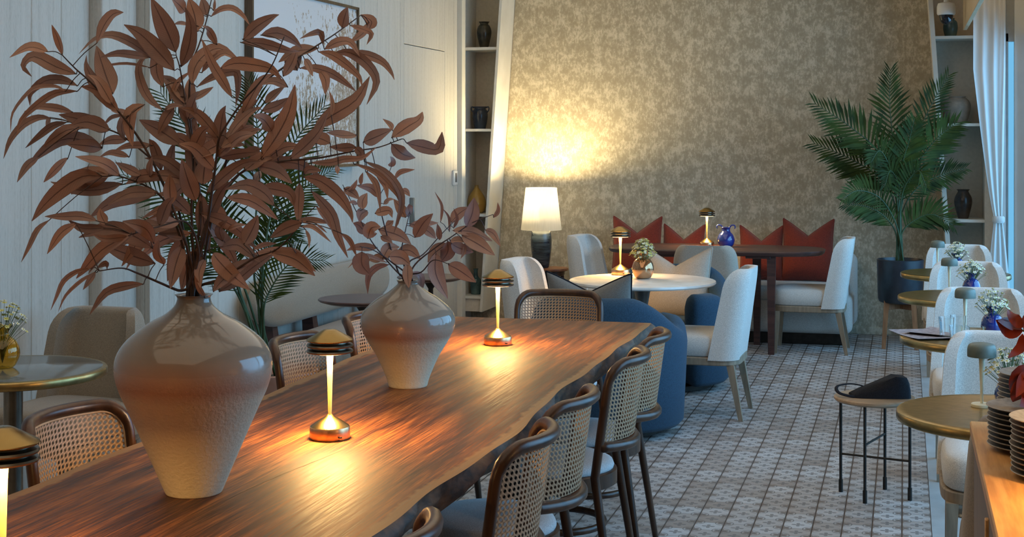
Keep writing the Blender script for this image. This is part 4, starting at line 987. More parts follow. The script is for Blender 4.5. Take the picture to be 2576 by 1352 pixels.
# ================================================================== WHITE SOFA against the far wall
sf = thing('sofa', 'long cream upholstered sofa against the wallpapered wall', 'sofa', (-1.33, 11.6, 0))
ob('seat_base', mk('seat_base', *rbox(1.9, 0.74, 0.3, 0.06, 4, (0, 0.01, 0.085)), 'cream_fabric', sharp=None), sf)
ob('backrest', mk('backrest', *rbox(1.94, 0.2, 0.58, 0.07, 4, (0, 0.275, 0.085)), 'cream_fabric', sharp=None), sf)
ob('seat_cushion', mk('seat_cushion', *rbox(1.84, 0.6, 0.12, 0.04, 3, (0, -0.08, 0.33)), 'cream_fabric', sharp=None), sf)
ob('plinth', mk('plinth', *rbox(1.76, 0.6, 0.09, 0.005, 1, (0, 0.0, 0)), 'black_metal'), sf)

# ================================================================== OVAL DARK TABLE
def superell(a, b, e, n=64): 
    out = []
    for i in range(n):
        t = 2 * math.pi * i / n; c_, s_ = math.cos(t), math.sin(t); out.append((a * math.copysign(abs(c_) ** e, c_), b * math.copysign(abs(s_) ** e, s_)))
    return out
def slabtop(poly, z, th, bev):
    def sh(k): 
        return [(x * (1 - k / max(0.2, math.hypot(x, y))), y * (1 - k / max(0.2, math.hypot(x, y)))) for x, y in poly]
    return loft([[(*p, z - th) for p in sh(bev * 2.5)], [(*p, z - th + bev) for p in sh(bev)], [(*p, z - bev) for p in poly], [(*p, z) for p in sh(bev)]])
ot = thing('oval_table', 'dark plum wood oval dining table with slab legs, before the white sofa', 'table', (-1.375, 10.99, 0))
ob('table_top', mk('table_top', *slabtop(superell(0.81, 0.37, 0.62), 0.75, 0.035, 0.008), 'plum_wood'), ot)
for sx in (-1, 1):
    for sy in (-1, 1):
        lx, ly = (0.44, -0.3) if sy < 0 else (0.29, 0.185)
        ob('leg', mk('leg', *leg_taper((sx * lx, ly * 0.94, 0.72), (sx * lx, ly, 0), 0.062, 0.045), 'plum_wood', smooth=False), ot)
    ob('leg_plate', mk('leg_plate', *rbox(0.18, 0.55, 0.02, 0.003, 1, (sx * 0.345, -0.05, 0.697)), 'plum_wood', smooth=False), ot)
place(BL, 'table_lamp', 'brass disc-shade lamp beside the cobalt jug on the oval table', 'lamp', (-1.455, 11.08, 0.75)); lit((-1.455, 11.08, 0.75), 0.296, 5.0)
# ---- white round pedestal table
rt = thing('round_table', 'round white stone-topped table between the blue armchairs', 'table', (-1.49, 8.45, 0))
ob('table_top', mk('table_top', *lathe([(0.36, 0.71), (0.425, 0.718), (0.432, 0.726), (0.43, 0.737), (0.424, 0.74)], 64), 'white_marble'), rt)
ob('column', mk('column', *lathe([(0.045, 0.03), (0.036, 0.1), (0.034, 0.6), (0.05, 0.69), (0.11, 0.712)], 28), 'grey_metal'), rt)
ob('foot', mk('foot', *lathe([(0.12, 0.0), (0.124, 0.006), (0.12, 0.014), (0.08, 0.026), (0.045, 0.04)], 36), 'grey_metal'), rt)
place(BL, 'table_lamp', 'brass disc-shade lamp beside the coppery vase on the white table', 'lamp', (-1.675, 8.73, 0.74)); lit((-1.675, 8.73, 0.74), 0.296, 7.0)

# ================================================================== FLOWER VASES
def ball_vase(r, mat, hn=0.05):
    z = r * 0.95
    prof = smooth_prof([(r * 0.45, 0.0), (r * 0.75, r * 0.15), (r, r * 0.85), (r * 0.8, r * 1.55), (r * 0.42, r * 1.9), (r * 0.36, r * 2.1), (r * 0.5, r * 2.35), (r * 0.66, r * 2.5)], 3)
    V, Fc = lathe(hollow(prof, r * 0.06), 40)
    V = [Vector(v) for v in V]
    for v in V:                      # ruffled lip
        if v.z > r * 2.2:
            a = math.atan2(v.y, v.x); k = (v.z - r * 2.2) / (r * 0.3); v.z += r * 0.12 * k * math.sin(a * 6); f = 1 + 0.12 * k * math.sin(a * 6 + 0.7); v.x *= f; v.y *= f
    return mk('vase', V, Fc, mat, sharp=None)
def flowers(seed, rad, hgt, n, cols, zr=0.0):
    rnd = random.Random(seed); st, bl, ce = [], [], []
    for i in range(n):
        a = rnd.uniform(0, 2 * math.pi); q = math.sqrt(rnd.random()); x, y = rad * q * math.cos(a), rad * q * math.sin(a); z = hgt * (1 - 0.42 * q ** 2.5) + rnd.uniform(-0.02, 0.012)
        st.append(tube(cat([(0, 0, zr), (x * 0.3, y * 0.3, zr + (z - zr) * 0.55), (x, y, z)], 2), 0.0007, 4))
        s = rnd.uniform(0.008, 0.013); up = Vector((x, y, rad * 1.2)).normalized(); sx_ = up.cross(Vector((0.3, 0.2, 1))).normalized(); sy_ = up.cross(sx_); c = Vector((x, y, z))
        V, Fc = [c + up * s * 0.15], []
        for k in range(12): b = 2 * math.pi * k / 12; rr = s if k % 2 else s * 0.6; V.append(c + (sx_ * math.cos(b) + sy_ * math.sin(b)) * rr + up * (s * 0.3 if k % 2 else 0.1 * s))
        Fc = [(0, k + 1, (k + 1) % 12 + 1) for k in range(12)]; bl.append((i, (V, Fc)))
        ce.append(xf(lathe([(s * 0.3, 0), (s * 0.3, s * 0.2), (0.0001, s * 0.42)], 6), Matrix.Translation(c) @ up.to_track_quat('Z', 'Y').to_matrix().to_4x4()))
    return st, bl, ce
def bunch(label, loc, seed, rad, hgt, n, cols, zr, group=None):
    st, bl, ce = flowers(seed, rad, hgt, n, cols, zr)
    t = thing('flower_bunch', label, 'flowers', loc, 0, group)
    o = ob('stems', mk('stems', *join(*st), 'stem_green', sharp=None), t); o['kind'] = 'stuff'
    half = [g for i, g in bl if i % len(cols) == 0]; rest = [g for i, g in bl if i % len(cols)]
    for g, cm in ((half, cols[0]), (rest, cols[-1])):
        if g: o = ob('blossoms', mk('blossoms', *join(*g), cm, smooth=False), t); o['kind'] = 'stuff'
    o = ob('flower_centres', mk('flower_centres', *join(*ce), 'flower_centre'), t); o['kind'] = 'stuff'
    return t
def vase_with_flowers(vlabel, flabel, loc, r, mat, seed, frad, n, cols, vg=None, fg=None):
    tag(ob('bud_vase', ball_vase(r, mat), None, loc), vlabel, 'vase', vg)
    bunch(flabel, (loc[0], loc[1], loc[2] + r * 0.3), seed, frad, r * 2.2 + frad * 0.85, n, cols, 0.0, fg)
WH = ['flower_white', 'flower_white']; YW = ['flower_yellow', 'flower_white']
vase_with_flowers('round coppery mercury-glass vase on the white round table', 'yellow and cream blossoms in the coppery vase', (-1.5, 8.53, 0.74), 0.066, 'mercury_glass', 3, 0.078, 170, YW)
# ---- cobalt jug on the oval table
j = thing('cobalt_jug', 'cobalt blue jug with curled lips on the oval table', 'jug', (-1.31, 11.08, 0.75))
ob('body', mk('body', *lathe(hollow(smooth_prof([(0.035, 0), (0.055, 0.012), (0.066, 0.05), (0.055, 0.09), (0.034, 0.115), (0.03, 0.135), (0.036, 0.15)], 3), 0.004), 36), 'blue_glass', sharp=None), j)
for sx in (-1, 1):
    ob('curled_lip', mk('curled_lip', *tube(cat([(sx * 0.022, 0, 0.135), (sx * 0.034, 0, 0.158), (sx * 0.056, 0, 0.166), (sx * 0.07, 0, 0.155), (sx * 0.066, 0, 0.138)], 4), [0.012, 0.0125, 0.013, 0.013, 0.012, 0.012, 0.012, 0.011, 0.011, 0.01, 0.01, 0.009, 0.009, 0.008, 0.008, 0.007, 0.007], 10, ell=0.5), 'blue_glass', sharp=None), j)

# ================================================================== LAMP AND SIDE TABLE
st_ = thing('side_table', 'small round warm-brown wooden side table under the white-shaded lamp', 'table', (-2.8, 11.55, 0))
ob('table_top', mk('table_top', *lathe([(0.14, 0.492), (0.148, 0.497), (0.15, 0.505), (0.147, 0.515)], 44), 'mid_wood'), st_)
for a in (0.5, 2.6, 4.7): ob('leg', mk('leg', *tube([(0.1 * math.cos(a), 0.1 * math.sin(a), 0.5), (0.13 * math.cos(a), 0.13 * math.sin(a), 0.0)], [0.016, 0.011], 10), 'dark_wood'), st_)
ob('apron', mk('apron', *lathe([(0.115, 0.455), (0.12, 0.46), (0.12, 0.493)], 36), 'dark_wood'), st_)
LP = (-2.875, 11.55, 0.515)
tl = thing('shaded_lamp', 'table lamp with white drum shade and ribbed blue-black ceramic base', 'lamp', LP)
ob('base', mk('base', *lathe(smooth_prof([(0.058, 0.0), (0.066, 0.02), (0.08, 0.12), (0.086, 0.2), (0.082, 0.27), (0.066, 0.315), (0.02, 0.325)], 3), 40), 'lamp_glaze', sharp=None), tl)
ob('neck', mk('neck', *lathe([(0.008, 0.32), (0.008, 0.6), (0.004, 0.605)], 12), 'brass'), tl)
ob('lamp_shade', mk('lamp_shade', *lathe([(0.167, 0.31), (0.128, 0.655), (0.1265, 0.655), (0.1655, 0.31), (0.167, 0.31)], 56, close=True), 'shade', sharp=None), tl)
ob('bulb', mk('bulb', *lathe(smooth_prof([(0.012, 0.46), (0.03, 0.49), (0.034, 0.51), (0.02, 0.53), (0.001, 0.535)], 3), 20), 'glow'), tl)
light('shaded_lamp_light', 'POINT', (LP[0], LP[1], LP[2] + 0.595), 105, (1.0, 0.78, 0.4), shadow_soft_size=0.05)

# ================================================================== PALMS
def frond(P, lw, rnd, nleaf=32, start=0.36, droop=0.14, wf=0.055):
    C = cat(P, 8); m = len(C); T, N = frames(C)
    g = [tube(C, [0.007 * (1 - 0.75 * i / m) for i in range(m)], 6)]
    Lh = []
    for s in range(nleaf):
        k = start + (1 - start) * (s / (nleaf - 1)) ** 0.95; f = k * (m - 1); i = min(int(f), m - 2); c = C[i].lerp(C[i + 1], f - i); t = T[i]
        view = Vector((-_s, _c, 0)); side = t.cross(view); side = side.normalized() if side.length > 0.05 else Vector((1, 0, 0))
        ln = lw * (0.45 + 0.55 * math.sin(math.pi * min(1, 0.18 + 0.9 * (k - start) / (1 - start)))) 
        for sg in (-1, 1):
            fw = 0.7 + 0.9 * ((k - start) / (1 - start)) ** 2
            d = (side * sg + t * fw + view * rnd.uniform(-0.35, 0.35)).normalized(); d2 = (d + Vector((0, 0, -droop * rnd.uniform(0.6, 1.6)))).normalized()
            L_ = ln * rnd.uniform(0.85, 1.1); mid = c + d * L_ * 0.55; tip = mid + d2 * L_ * 0.45
            wv = d.cross(view); wv = (wv.normalized() if wv.length > 0.01 else Vector((0, 0, 1))) * wf * L_ ; up = view * 0.0
            Lh.append(([c - wv * 0.4, c + wv * 0.4, mid - wv, mid + wv, tip], [(0, 1, 3, 2), (2, 3, 4)]))
    return join(*g), join(*Lh)
def palm(label, base, fr, seed, lw, wf, nl):
    rnd = random.Random(seed); t = thing('potted_palm', label, 'palm', base)
    off = Vector(base)
    for pts, dt_, kk in fr:
        P = [Vector((rnd.uniform(-0.03, 0.03), rnd.uniform(-0.03, 0.03), 0.0))]
        for i, (x, y, tt) in enumerate(pts): P.append(att(x, y, tt) - off)
        a, b = frond(P, lw * kk, rnd, nl, wf=wf)
        o = ob('frond', mk('frond', *b, 'palm', smooth=False), t); ob('frond_stem', mk('frond_stem', *a, 'palm_stem', sharp=None), o)
    return t
PB = (-0.03, 11.32, 0.0)   # right planter
ptx = pix(PB[0], PB[1], 0.6)
def fr_(lst, t0): return [([(x, y, t0 + d * (i + 1) / len(p)) for i, (x, y) in enumerate(p)], 0, k) for p, d, k in lst]
rightf = fr_([([(2257, 520), (2248, 380), (2238, 260), (2240, 178)], 0.05, 0.85), ([(2268, 500), (2300, 360), (2345, 260), (2385, 192)], -0.1, 0.75), ([(2254, 500), (2215, 390), (2140, 320), (2052, 262)], -0.1, 1.0),
 ([(2252, 520), (2215, 450), (2140, 400), (2050, 362)], 0.1, 1.0), ([(2268, 520), (2305, 420), (2355, 350), (2405, 310)], -0.2, 1.0), ([(2268, 540), (2310, 470), (2370, 440), (2426, 424)], 0.05, 0.7),
 ([(2254, 590), (2225, 545), (2180, 520), (2128, 514)], -0.15, 0.75), ([(2268, 590), (2300, 555), (2345, 540), (2396, 566)], -0.1, 0.8), ([(2262, 500), (2268, 420), (2285, 360), (2300, 300)], -0.25, 0.85),
 ([(2258, 520), (2245, 440), (2215, 380), (2190, 410)], -0.25, 0.7), ([(2256, 570), (2215, 500), (2160, 480), (2120, 500)], -0.28, 0.65), ([(2264, 540), (2276, 470), (2310, 430), (2330, 470)], -0.28, 0.6),
 ([(2260, 530), (2262, 470), (2240, 430), (2225, 470)], -0.2, 0.6)], 10.95)
palm('tall potted palm in the black planter by the wallpapered wall', (PB[0], PB[1], 0.62), rightf, 4, 0.25, 0.06, 25)
t = thing('planter', 'black bowl planter on wooden legs holding the tall palm', 'planter', PB)
ob('bowl', mk('bowl', *lathe([(0.13, 0.335), (0.155, 0.345), (0.165, 0.37), (0.172, 0.66), (0.164, 0.665), (0.158, 0.63), (0.14, 0.62)], 44, close=True), 'planter_black'), t)
ob('soil', mk('soil', *lathe([(0.159, 0.6), (0.12, 0.62), (0.001, 0.63)], 30), 'soil'), t)
for a in (0.75, 2.4, 3.9, 5.5):
    c_, s_ = math.cos(a), math.sin(a); ob('leg', mk('leg', *leg_taper((0.13 * c_, 0.13 * s_, 0.42), (0.165 * c_, 0.165 * s_, 0), 0.04, 0.03), 'planter_wood', smooth=False), t)
for a in (0.0, math.pi / 2): ob('cross_bar', mk('cross_bar', *xf(rbox(0.26, 0.03, 0.05, 0.003, 1, (0, 0, 0.29)), Matrix.Rotation(a + 0.8, 4, 'Z')), 'planter_wood', smooth=False), t)
LPB = (-2.95, 6.42, 0)
leftf = fr_([([(610, 760), (560, 520), (480, 340), (405, 235)], -0.35, 1.0), ([(640, 700), (650, 450), (645, 300), (625, 205)], 0.1, 1.0), ([(660, 700), (690, 500), (740, 360), (815, 268)], 0.0, 1.05), ([(610, 760), (540, 590), (430, 505), (312, 440)], -0.5, 0.95),
 ([(615, 780), (560, 690), (480, 640), (412, 590)], -0.4, 0.8), ([(662, 800), (680, 730), (735, 660), (815, 655)], 0.0, 0.8), ([(662, 720), (700, 570), (760, 480), (835, 428)], 0.15, 0.95), ([(650, 760), (670, 640), (705, 580), (750, 610)], 0.2, 0.8), ([(620, 740), (560, 600), (520, 470), (500, 380)], -0.1, 0.9), ([(655, 700), (690, 560), (700, 440), (690, 340)], 0.25, 0.9), ([(620, 780), (560, 640), (470, 560), (380, 560)], -0.1, 0.8)], 6.75)
palm('tall potted palm standing behind the large vase, beside the curved bench', (LPB[0], LPB[1], 0.42), leftf, 8, 0.19, 0.036, 26)
t = thing('planter', 'dusty terracotta pot holding the palm beside the curved bench', 'planter', LPB)
ob('pot', mk('pot', *lathe([(0.16, 0.0), (0.17, 0.006), (0.235, 0.43), (0.24, 0.46), (0.225, 0.465), (0.21, 0.42), (0.18, 0.4)], 44, close=True), 'terracotta'), t)
ob('soil', mk('soil', *lathe([(0.212, 0.39), (0.12, 0.42), (0.001, 0.43)], 30), 'soil'), t)

# ================================================================== CURVED BENCH AND SMALL DARK TABLES (left)
bn = thing('bench', 'beige bench with rounded bolster back on dark wooden posts', 'bench', (-3.2, 8.4, 0))
def capsule(cx, y0, y1, z0, z1, th, lean=0.0):
    rings = []; n = 40; zc, hz = (z0 + z1) / 2, (z1 - z0) / 2; L_ = (y1 - y0) / 2; yc = (y0 + y1) / 2; he = 0.3
    for i in range(n + 1):
        a = -math.pi / 2 + math.pi * i / n; yy = yc + (L_ - he) * (1 if a > 0 else -1) * min(1, abs(a) / (math.pi / 2) * 4) if abs(a) < math.pi / 8 else yc + math.copysign(L_ - he, a) + he * math.sin((abs(a) - math.pi / 8) / (3 * math.pi / 8) * math.pi / 2) * math.copysign(1, a)
        k = 1 if abs(a) < math.pi / 8 else math.cos((abs(a) - math.pi / 8) / (3 * math.pi / 8) * math.pi / 2 * 0.985)
        rings.append([(cx + th * math.copysign(abs(math.cos(b)) ** 0.6, math.cos(b)) * (0.35 + 0.65 * k) + lean * math.sin(b) * hz * k, yy, zc + hz * math.copysign(abs(math.sin(b)) ** 0.6, math.sin(b)) * k) for b in [2 * math.pi * q / 20 for q in range(20)]])
    return loft(rings)
ob('back_bolster', mk('back_bolster', *capsule(-0.26, -1.08, 1.04, 0.505, 0.775, 0.065, -0.15), 'beige_fabric', sharp=None), bn)
def stadium(k, z): 
    P = []
    for i in range(40):
        a = 2 * math.pi * i / 40; c_, s_ = math.cos(a), math.sin(a); P.append((0.0 + k * 0.26 * math.copysign(abs(c_) ** 0.7, c_), k * 1.08 * math.copysign(abs(s_) ** 0.45, s_) - 0.03, z))
    return P
ob('seat', mk('seat', *loft([stadium(0.96, 0.31), stadium(1, 0.33), stadium(1.0, 0.39), stadium(0.97, 0.425), stadium(0.85, 0.435), stadium(0.1, 0.44)]), 'beige_fabric', sharp=None), bn)
ob('seat_frame', mk('seat_frame', *loft([stadium(0.94, 0.27), stadium(0.97, 0.275), stadium(0.97, 0.31)]), 'dark_wood'), bn)
for y in (-0.82, -0.25, 0.75): ob('back_post', mk('back_post', *leg_taper((-0.285, y, 0.6), (-0.25, y, 0.28), 0.06, 0.085), 'plum_wood', smooth=False), bn)
for x in (-0.2, 0.2):
    for y in (-0.85, 0.8): ob('leg', mk('leg', *leg_taper((x, y, 0.29), (x * 1.1, y * 1.04, 0), 0.05, 0.034), 'plum_wood', smooth=False), bn)
for (x, y), rr, lab in (((-2.86, 7.45), 0.245, 'small dark round table nearer the palm, before the bench'), ((-2.9, 8.75), 0.215, 'small dark round table near the flush door, past the bench')):
    q = thing('occasional_table', lab, 'table', (x, y, 0), 0, 'small dark tables before the bench')
    ob('table_top', mk('table_top', *lathe([(rr - 0.05, 0.672), (rr - 0.01, 0.684), (rr, 0.692), (rr - 0.004, 0.698)], 48), 'plum_wood'), q)
    ob('column', mk('column', *lathe([(0.016, 0.02), (0.016, 0.62), (0.05, 0.675)], 20), 'black_metal'), q)
    ob('foot', mk('foot', *lathe([(0.15, 0.0), (0.152, 0.006), (0.14, 0.012), (0.018, 0.024)], 36), 'black_metal'), q)

# ================================================================== BRASS PEDESTAL TABLES
def brass_table(r=0.33, col_mat='steel', top_mat=None):
    top = lathe([(r - 0.012, 0.706), (r - 0.002, 0.71), (r, 0.714), (r, 0.732), (r - 0.003, 0.737), (r - 0.012, 0.74), (r - 0.03, 0.7385), (0.001, 0.7385)], 64)
    sub = [('inlay', mk('inlay', *lathe([(r - 0.014, 0.7386), (r - 0.016, 0.7396), (0.001, 0.7396)], 64), top_mat))] if top_mat else []
    return [('table_top', mk('table_top', *top, 'brass'), sub), ('column', mk('column', *lathe([(0.034, 0.02), (0.034, 0.69), (0.09, 0.706)], 28), col_mat)), ('foot', mk('foot', *lathe([(0.13, 0.0), (0.132, 0.006), (0.125, 0.014), (0.04, 0.026)], 40), col_mat))]
BT = brass_table()
M['grey_mirror'] = mottled('dark_grey_polished_top', (0.2, 0.2, 0.19), (0.26, 0.26, 0.24), 5, 0.12, 0.55)
place(brass_table(top_mat='grey_mirror'), 'pedestal_table', 'round brass-edged pedestal table with amber vase, by the panelled wall', 'table', (-3.115, 4.6, 0))
place(BT, 'pedestal_table', 'round brass pedestal table with green lamp, beside the wooden sideboard', 'table', (0.305, 4.64, 0), 0, 'brass tables along the window')
place(BT, 'pedestal_table', 'round brass pedestal table set with menu and glasses', 'table', (0.31, 6.38, 0), 0, 'brass tables along the window')
place(BT, 'pedestal_table', 'round brass pedestal table by the window, second from the curtain', 'table', (0.295, 8.02, 0), 0, 'brass tables along the window')
place(BT, 'pedestal_table', 'round brass pedestal table by the window, next to the black planter', 'table', (0.305, 9.4, 0), 0, 'brass tables along the window')
def green_lamp():
    sh = lathe(hollow(smooth_prof([(0.043, 0.155), (0.0435, 0.165), (0.0425, 0.182), (0.036, 0.194), (0.015, 0.199), (0.001, 0.2)], 3), 0.002)[:-1], 36)
    return [('shade', mk('shade', *sh, 'green_lamp')), ('stem', mk('stem', *lathe([(0.0045, 0.008), (0.005, 0.06), (0.009, 0.15), (0.0085, 0.16)], 16), 'pale_metal')),
            ('base', mk('base', *lathe([(0.031, 0.0), (0.032, 0.002), (0.032, 0.008), (0.03, 0.01), (0.005, 0.0105)], 32), 'pale_metal')), ('led_disc', mk('led_disc', *(lambda g: (g[0], [tuple(reversed(f)) for f in g[1]]))(lathe([(0.009, 0.163), (0.036, 0.163)], 20, close=True)), 'glow'))]
GL = green_lamp()
gl = [((0.232, 4.73), 'grey-green mushroom lamp on the brass table beside the sideboard'), ((0.25, 6.46), 'grey-green mushroom lamp on the table with glasses'), ((0.232, 8.08), 'grey-green mushroom lamp on the second table from the curtain'), ((0.2, 9.42), 'grey-green mushroom lamp on the table beside the black planter')]
for (x, y), lab in gl:
    place(GL, 'mushroom_lamp', lab, 'lamp', (x, y, 0.7385), 0, 'mushroom lamps along the window')
    light('lamp_light', 'AREA', (x, y, 0.7385 + 0.16), 5.0, (1.0, 0.82, 0.48), (0, 0, 0), shape='DISK', size=0.06, spread=R(150))
vv = [((0.315, 4.72), 'green lamp'), ((0.362, 6.5), 'glasses'), ((0.345, 8.1), 'second lamp'), ((0.315, 9.45), 'planter')]
vl = ['cobalt glass bud vase on the brass table beside the sideboard', 'cobalt glass bud vase on the table with glasses', 'cobalt glass bud vase on the second table from the curtain', 'cobalt glass bud vase on the table beside the black planter']
fl_ = ['white blossoms in the cobalt vase beside the sideboard', 'white blossoms in the cobalt vase on the table with glasses', 'white blossoms in the cobalt vase, second table from the curtain', 'white blossoms in the cobalt vase near the black planter']
for i, ((x, y), _) in enumerate(vv):
    vase_with_flowers(vl[i], fl_[i], (x, y, 0.7385), 0.047, 'blue_glass', 20 + i, 0.075, 80, WH, 'cobalt vases along the window', 'white blossoms along the window')
vase_with_flowers('round amber glass bud vase on the brass-edged table by the wall', 'small yellow-green blossoms in the amber vase', (-3.16, 4.6, 0.7385), 0.062, 'amber_glass', 40, 0.095, 60, YW)
# ---- things on the second window table
def tumbler(h, r): return lathe([(r * 0.82, 0), (r * 0.84, 0.002), (r, h), (r - 0.0015, h), (r * 0.84 - 0.0015, 0.007), (0.001, 0.007)], 28)
TM = mk('tumbler', *tumbler(0.085, 0.032), 'clear_glass'); TS_ = mk('tumbler', *tumbler(0.06, 0.027), 'clear_glass')
for x, y, me, lab in ((0.17, 6.34, TM, 'tall clear tumbler beside the printed menu'), (0.205, 6.27, TS_, 'short clear tumbler in front of the tall one'), (0.22, 6.42, TM, 'tall clear tumbler beside the mushroom lamp stem')):
    tag(ob('tumbler', me, None, (x, y, 0.7385)), lab, 'glass', 'tumblers on the window table')
t = thing('candle_holder', 'square glass holder with amber candle between tumblers and cobalt vase', 'candle', (0.285, 6.33, 0.7385), R(12))
ob('glass', mk('glass', *join(box(-0.034, 0.034, -0.034, 0.034, 0, 0.004), box(-0.034, -0.031, -0.034, 0.034, 0.004, 0.052), box(0.031, 0.034, -0.034, 0.034, 0.004, 0.052), box(-0.031, 0.031, -0.034, -0.031, 0.004, 0.052), box(-0.031, 0.031, 0.031, 0.034, 0.004, 0.052)), 'clear_glass', smooth=False), t)
ob('wax', mk('wax', *box(-0.0305, 0.0305, -0.0305, 0.0305, 0.004, 0.034, 0.002), 'amber_liquid'), t)
for x, y, r, lab in ((0.30, 6.2, 0.03, 'small white saucer beside the candle holder'), (0.40, 6.22, 0.03, 'small white saucer below the cobalt vase')):
    tag(ob('saucer', mk('saucer', *lathe([(r * 0.6, 0), (r * 0.65, 0.002), (r, 0.008), (r - 0.002, 0.0085), (r * 0.6, 0.004), (0.001, 0.004)], 28), 'white_plastic'), None, (x, y, 0.7385)), lab, 'saucer')
def sheet(w, d, cv):
    V = []; n = 8
    for i in range(n + 1):
        for k in (0, 1): V.append((-w / 2 + w * k, -d / 2 + d * i / n, 0.002 + cv * (i / n - 0.5) ** 2))
    g = V, [(2 * i, 2 * i + 1, 2 * i + 3, 2 * i + 2) for i in range(n)]
    b = [(x, y, z - 0.0015) for x, y, z in V], [tuple(reversed(f)) for f in g[1]]
    return join(g, b)
tag(ob('menu', mk('menu', *sheet(0.2, 0.3, 0.02), 'paper'), None, (0.085, 6.38, 0.7395), (0, 0, R(24))), 'large printed menu lying on the brass table edge', 'menu')
tag(ob('menu', mk('menu', *sheet(0.17, 0.22, 0.03), 'paper'), None, (0.125, 6.44, 0.7425), (0, 0, R(-30))), 'smaller curling menu sheet on top of the large menu', 'menu')

# ================================================================== STOOL WITH BAG
stl = thing('stool', 'round wooden stool on thin black metal legs, holding a bag', 'stool', (-0.125, 6.57, 0))
ob('seat', mk('seat', *lathe([(0.155, 0.415), (0.168, 0.418), (0.176, 0.426), (0.176, 0.434), (0.17, 0.44), (0.001, 0.441)], 52), 'stool_wood'), stl)
LG = [(-0.148, 0.041), (-0.039, -0.141), (0.041, 0.138), (0.148, -0.04)]
for x, y in LG:
    l_ = ob('leg', mk('leg', *tube([(x, y, 0.0), (x, y, 0.418)], 0.0065, 8), 'black_metal'), stl); ob('foot_sleeve', mk('foot_sleeve', *tube([(x, y, 0.0), (x, y, 0.055)], 0.0095, 10), 'black_metal'), l_)
ob('stretcher', mk('stretcher', *tube([(*LG[0], 0.17), (*LG[3], 0.17)], 0.005, 8), 'black_metal'), stl)
ob('stretcher', mk('stretcher', *tube([(*LG[1], 0.25), (*LG[2], 0.25)], 0.005, 8), 'black_metal'), stl)
bg_ = thing('handbag', 'small black wedge-shaped handbag with strap lying on the stool', 'bag', (-0.095, 6.57, 0.441), R(14))
def bagring(x, h, d, z0=0.001): return [(x, -d, z0), (x, d, z0), (x, d * 0.9, z0 + h * 0.55), (x, d * 0.55, z0 + h), (x, -d * 0.55, z0 + h), (x, -d * 0.9, z0 + h * 0.55)]
ob('body', mk('body', *loft([bagring(-0.135, 0.012, 0.05), bagring(-0.1, 0.028, 0.062), bagring(-0.02, 0.06, 0.072), bagring(0.05, 0.09, 0.075), bagring(0.1, 0.085, 0.07), bagring(0.112, 0.06, 0.06)]), 'navy_fabric', sharp=50), bg_)
ob('strap', mk('strap', *tube(cat([(-0.06, 0.03, 0.035), (-0.12, 0.05, 0.045), (-0.19, 0.02, 0.04), (-0.195, -0.03, 0.02), (-0.14, -0.045, 0.006), (-0.09, -0.04, 0.01)], 6), 0.008, 8, ell=0.35), 'navy_fabric', sharp=None), bg_)

# ================================================================== SHELF OBJECTS
def shelf_vase(label, prof, mat, px_, z, yy=11.8, handles=None):
    r = ray(px_, 400); q = r * (yy / r.y)
    t = thing('shelf_vase', label, 'vase', (q.x, yy, z))
    ob('body', mk('body', *lathe(hollow(smooth_prof(prof, 4), 0.004), 40), mat, sharp=None), t)
    if handles:
        for sx in (-1, 1): ob('handle', mk('handle', *tube(cat([(sx * a, 0, b) for a, b in handles], 5), 0.0055, 8), mat, sharp=None), t)
    return t
shelf_vase('dark olive vase on the topmost shelf of the pale niche', [(0.03, 0), (0.036, 0.01), (0.058, 0.1), (0.062, 0.15), (0.05, 0.19), (0.036, 0.205), (0.036, 0.215), (0.047, 0.228)], 'dark_glaze', 1218, 2.335)
shelf_vase('blue-black urn with two shoulder handles in the pale niche', [(0.045, 0), (0.048, 0.008), (0.064, 0.09), (0.062, 0.15), (0.05, 0.17), (0.052, 0.18), (0.058, 0.19)], 'blue_glaze', 1208, 1.655, handles=[(0.054, 0.18), (0.072, 0.188), (0.076, 0.165), (0.062, 0.14)])
shelf_vase('ochre teardrop vase in the pale niche', [(0.05, 0), (0.068, 0.02), (0.082, 0.075), (0.07, 0.13), (0.04, 0.18), (0.018, 0.215), (0.016, 0.235)], 'ochre_glaze', 1199, 0.945, 11.76)
r = ray(1216, 400); q = r * (11.88 / r.y)
tag(ob('shell_dish', mk('shell_dish', *lathe([(0.001, 0), (0.05, 0.006), (0.088, 0.03), (0.09, 0.032), (0.05, 0.012), (0.001, 0.006)], 36), 'shell_white'), None, (q.x - 0.045, 11.85, 0.945 + 0.087), (R(80), 0, R(35))), 'pale dish leaning behind the ochre vase in the niche', 'dish')
shelf_vase('slim teal bottle vase on the bottom shelf of the pale niche', [(0.036, 0), (0.042, 0.01), (0.048, 0.09), (0.042, 0.125), (0.02, 0.15), (0.017, 0.2), (0.023, 0.215)], 'teal_glaze', 1197, 0.26, 11.74)
shelf_vase('dark vase half hidden behind the security camera on the top shelf', [(0.04, 0), (0.045, 0.02), (0.055, 0.07), (0.05, 0.12), (0.03, 0.14), (0.034, 0.15)], 'teal_glaze', 2391, 2.36)
shelf_vase('rounded rough grey jar in the taupe niche above the palm', [(0.06, 0), (0.075, 0.02), (0.1, 0.11), (0.095, 0.165), (0.07, 0.195), (0.06, 0.2), (0.066, 0.21)], 'grey_ceramic', 2408, 1.69, 11.78)
shelf_vase('brown-black jar on the lower shelf of the taupe niche', [(0.036, 0), (0.042, 0.012), (0.066, 0.11), (0.064, 0.16), (0.044, 0.2), (0.04, 0.212), (0.05, 0.225)], 'brown_glaze', 2423, 0.955, 11.75)

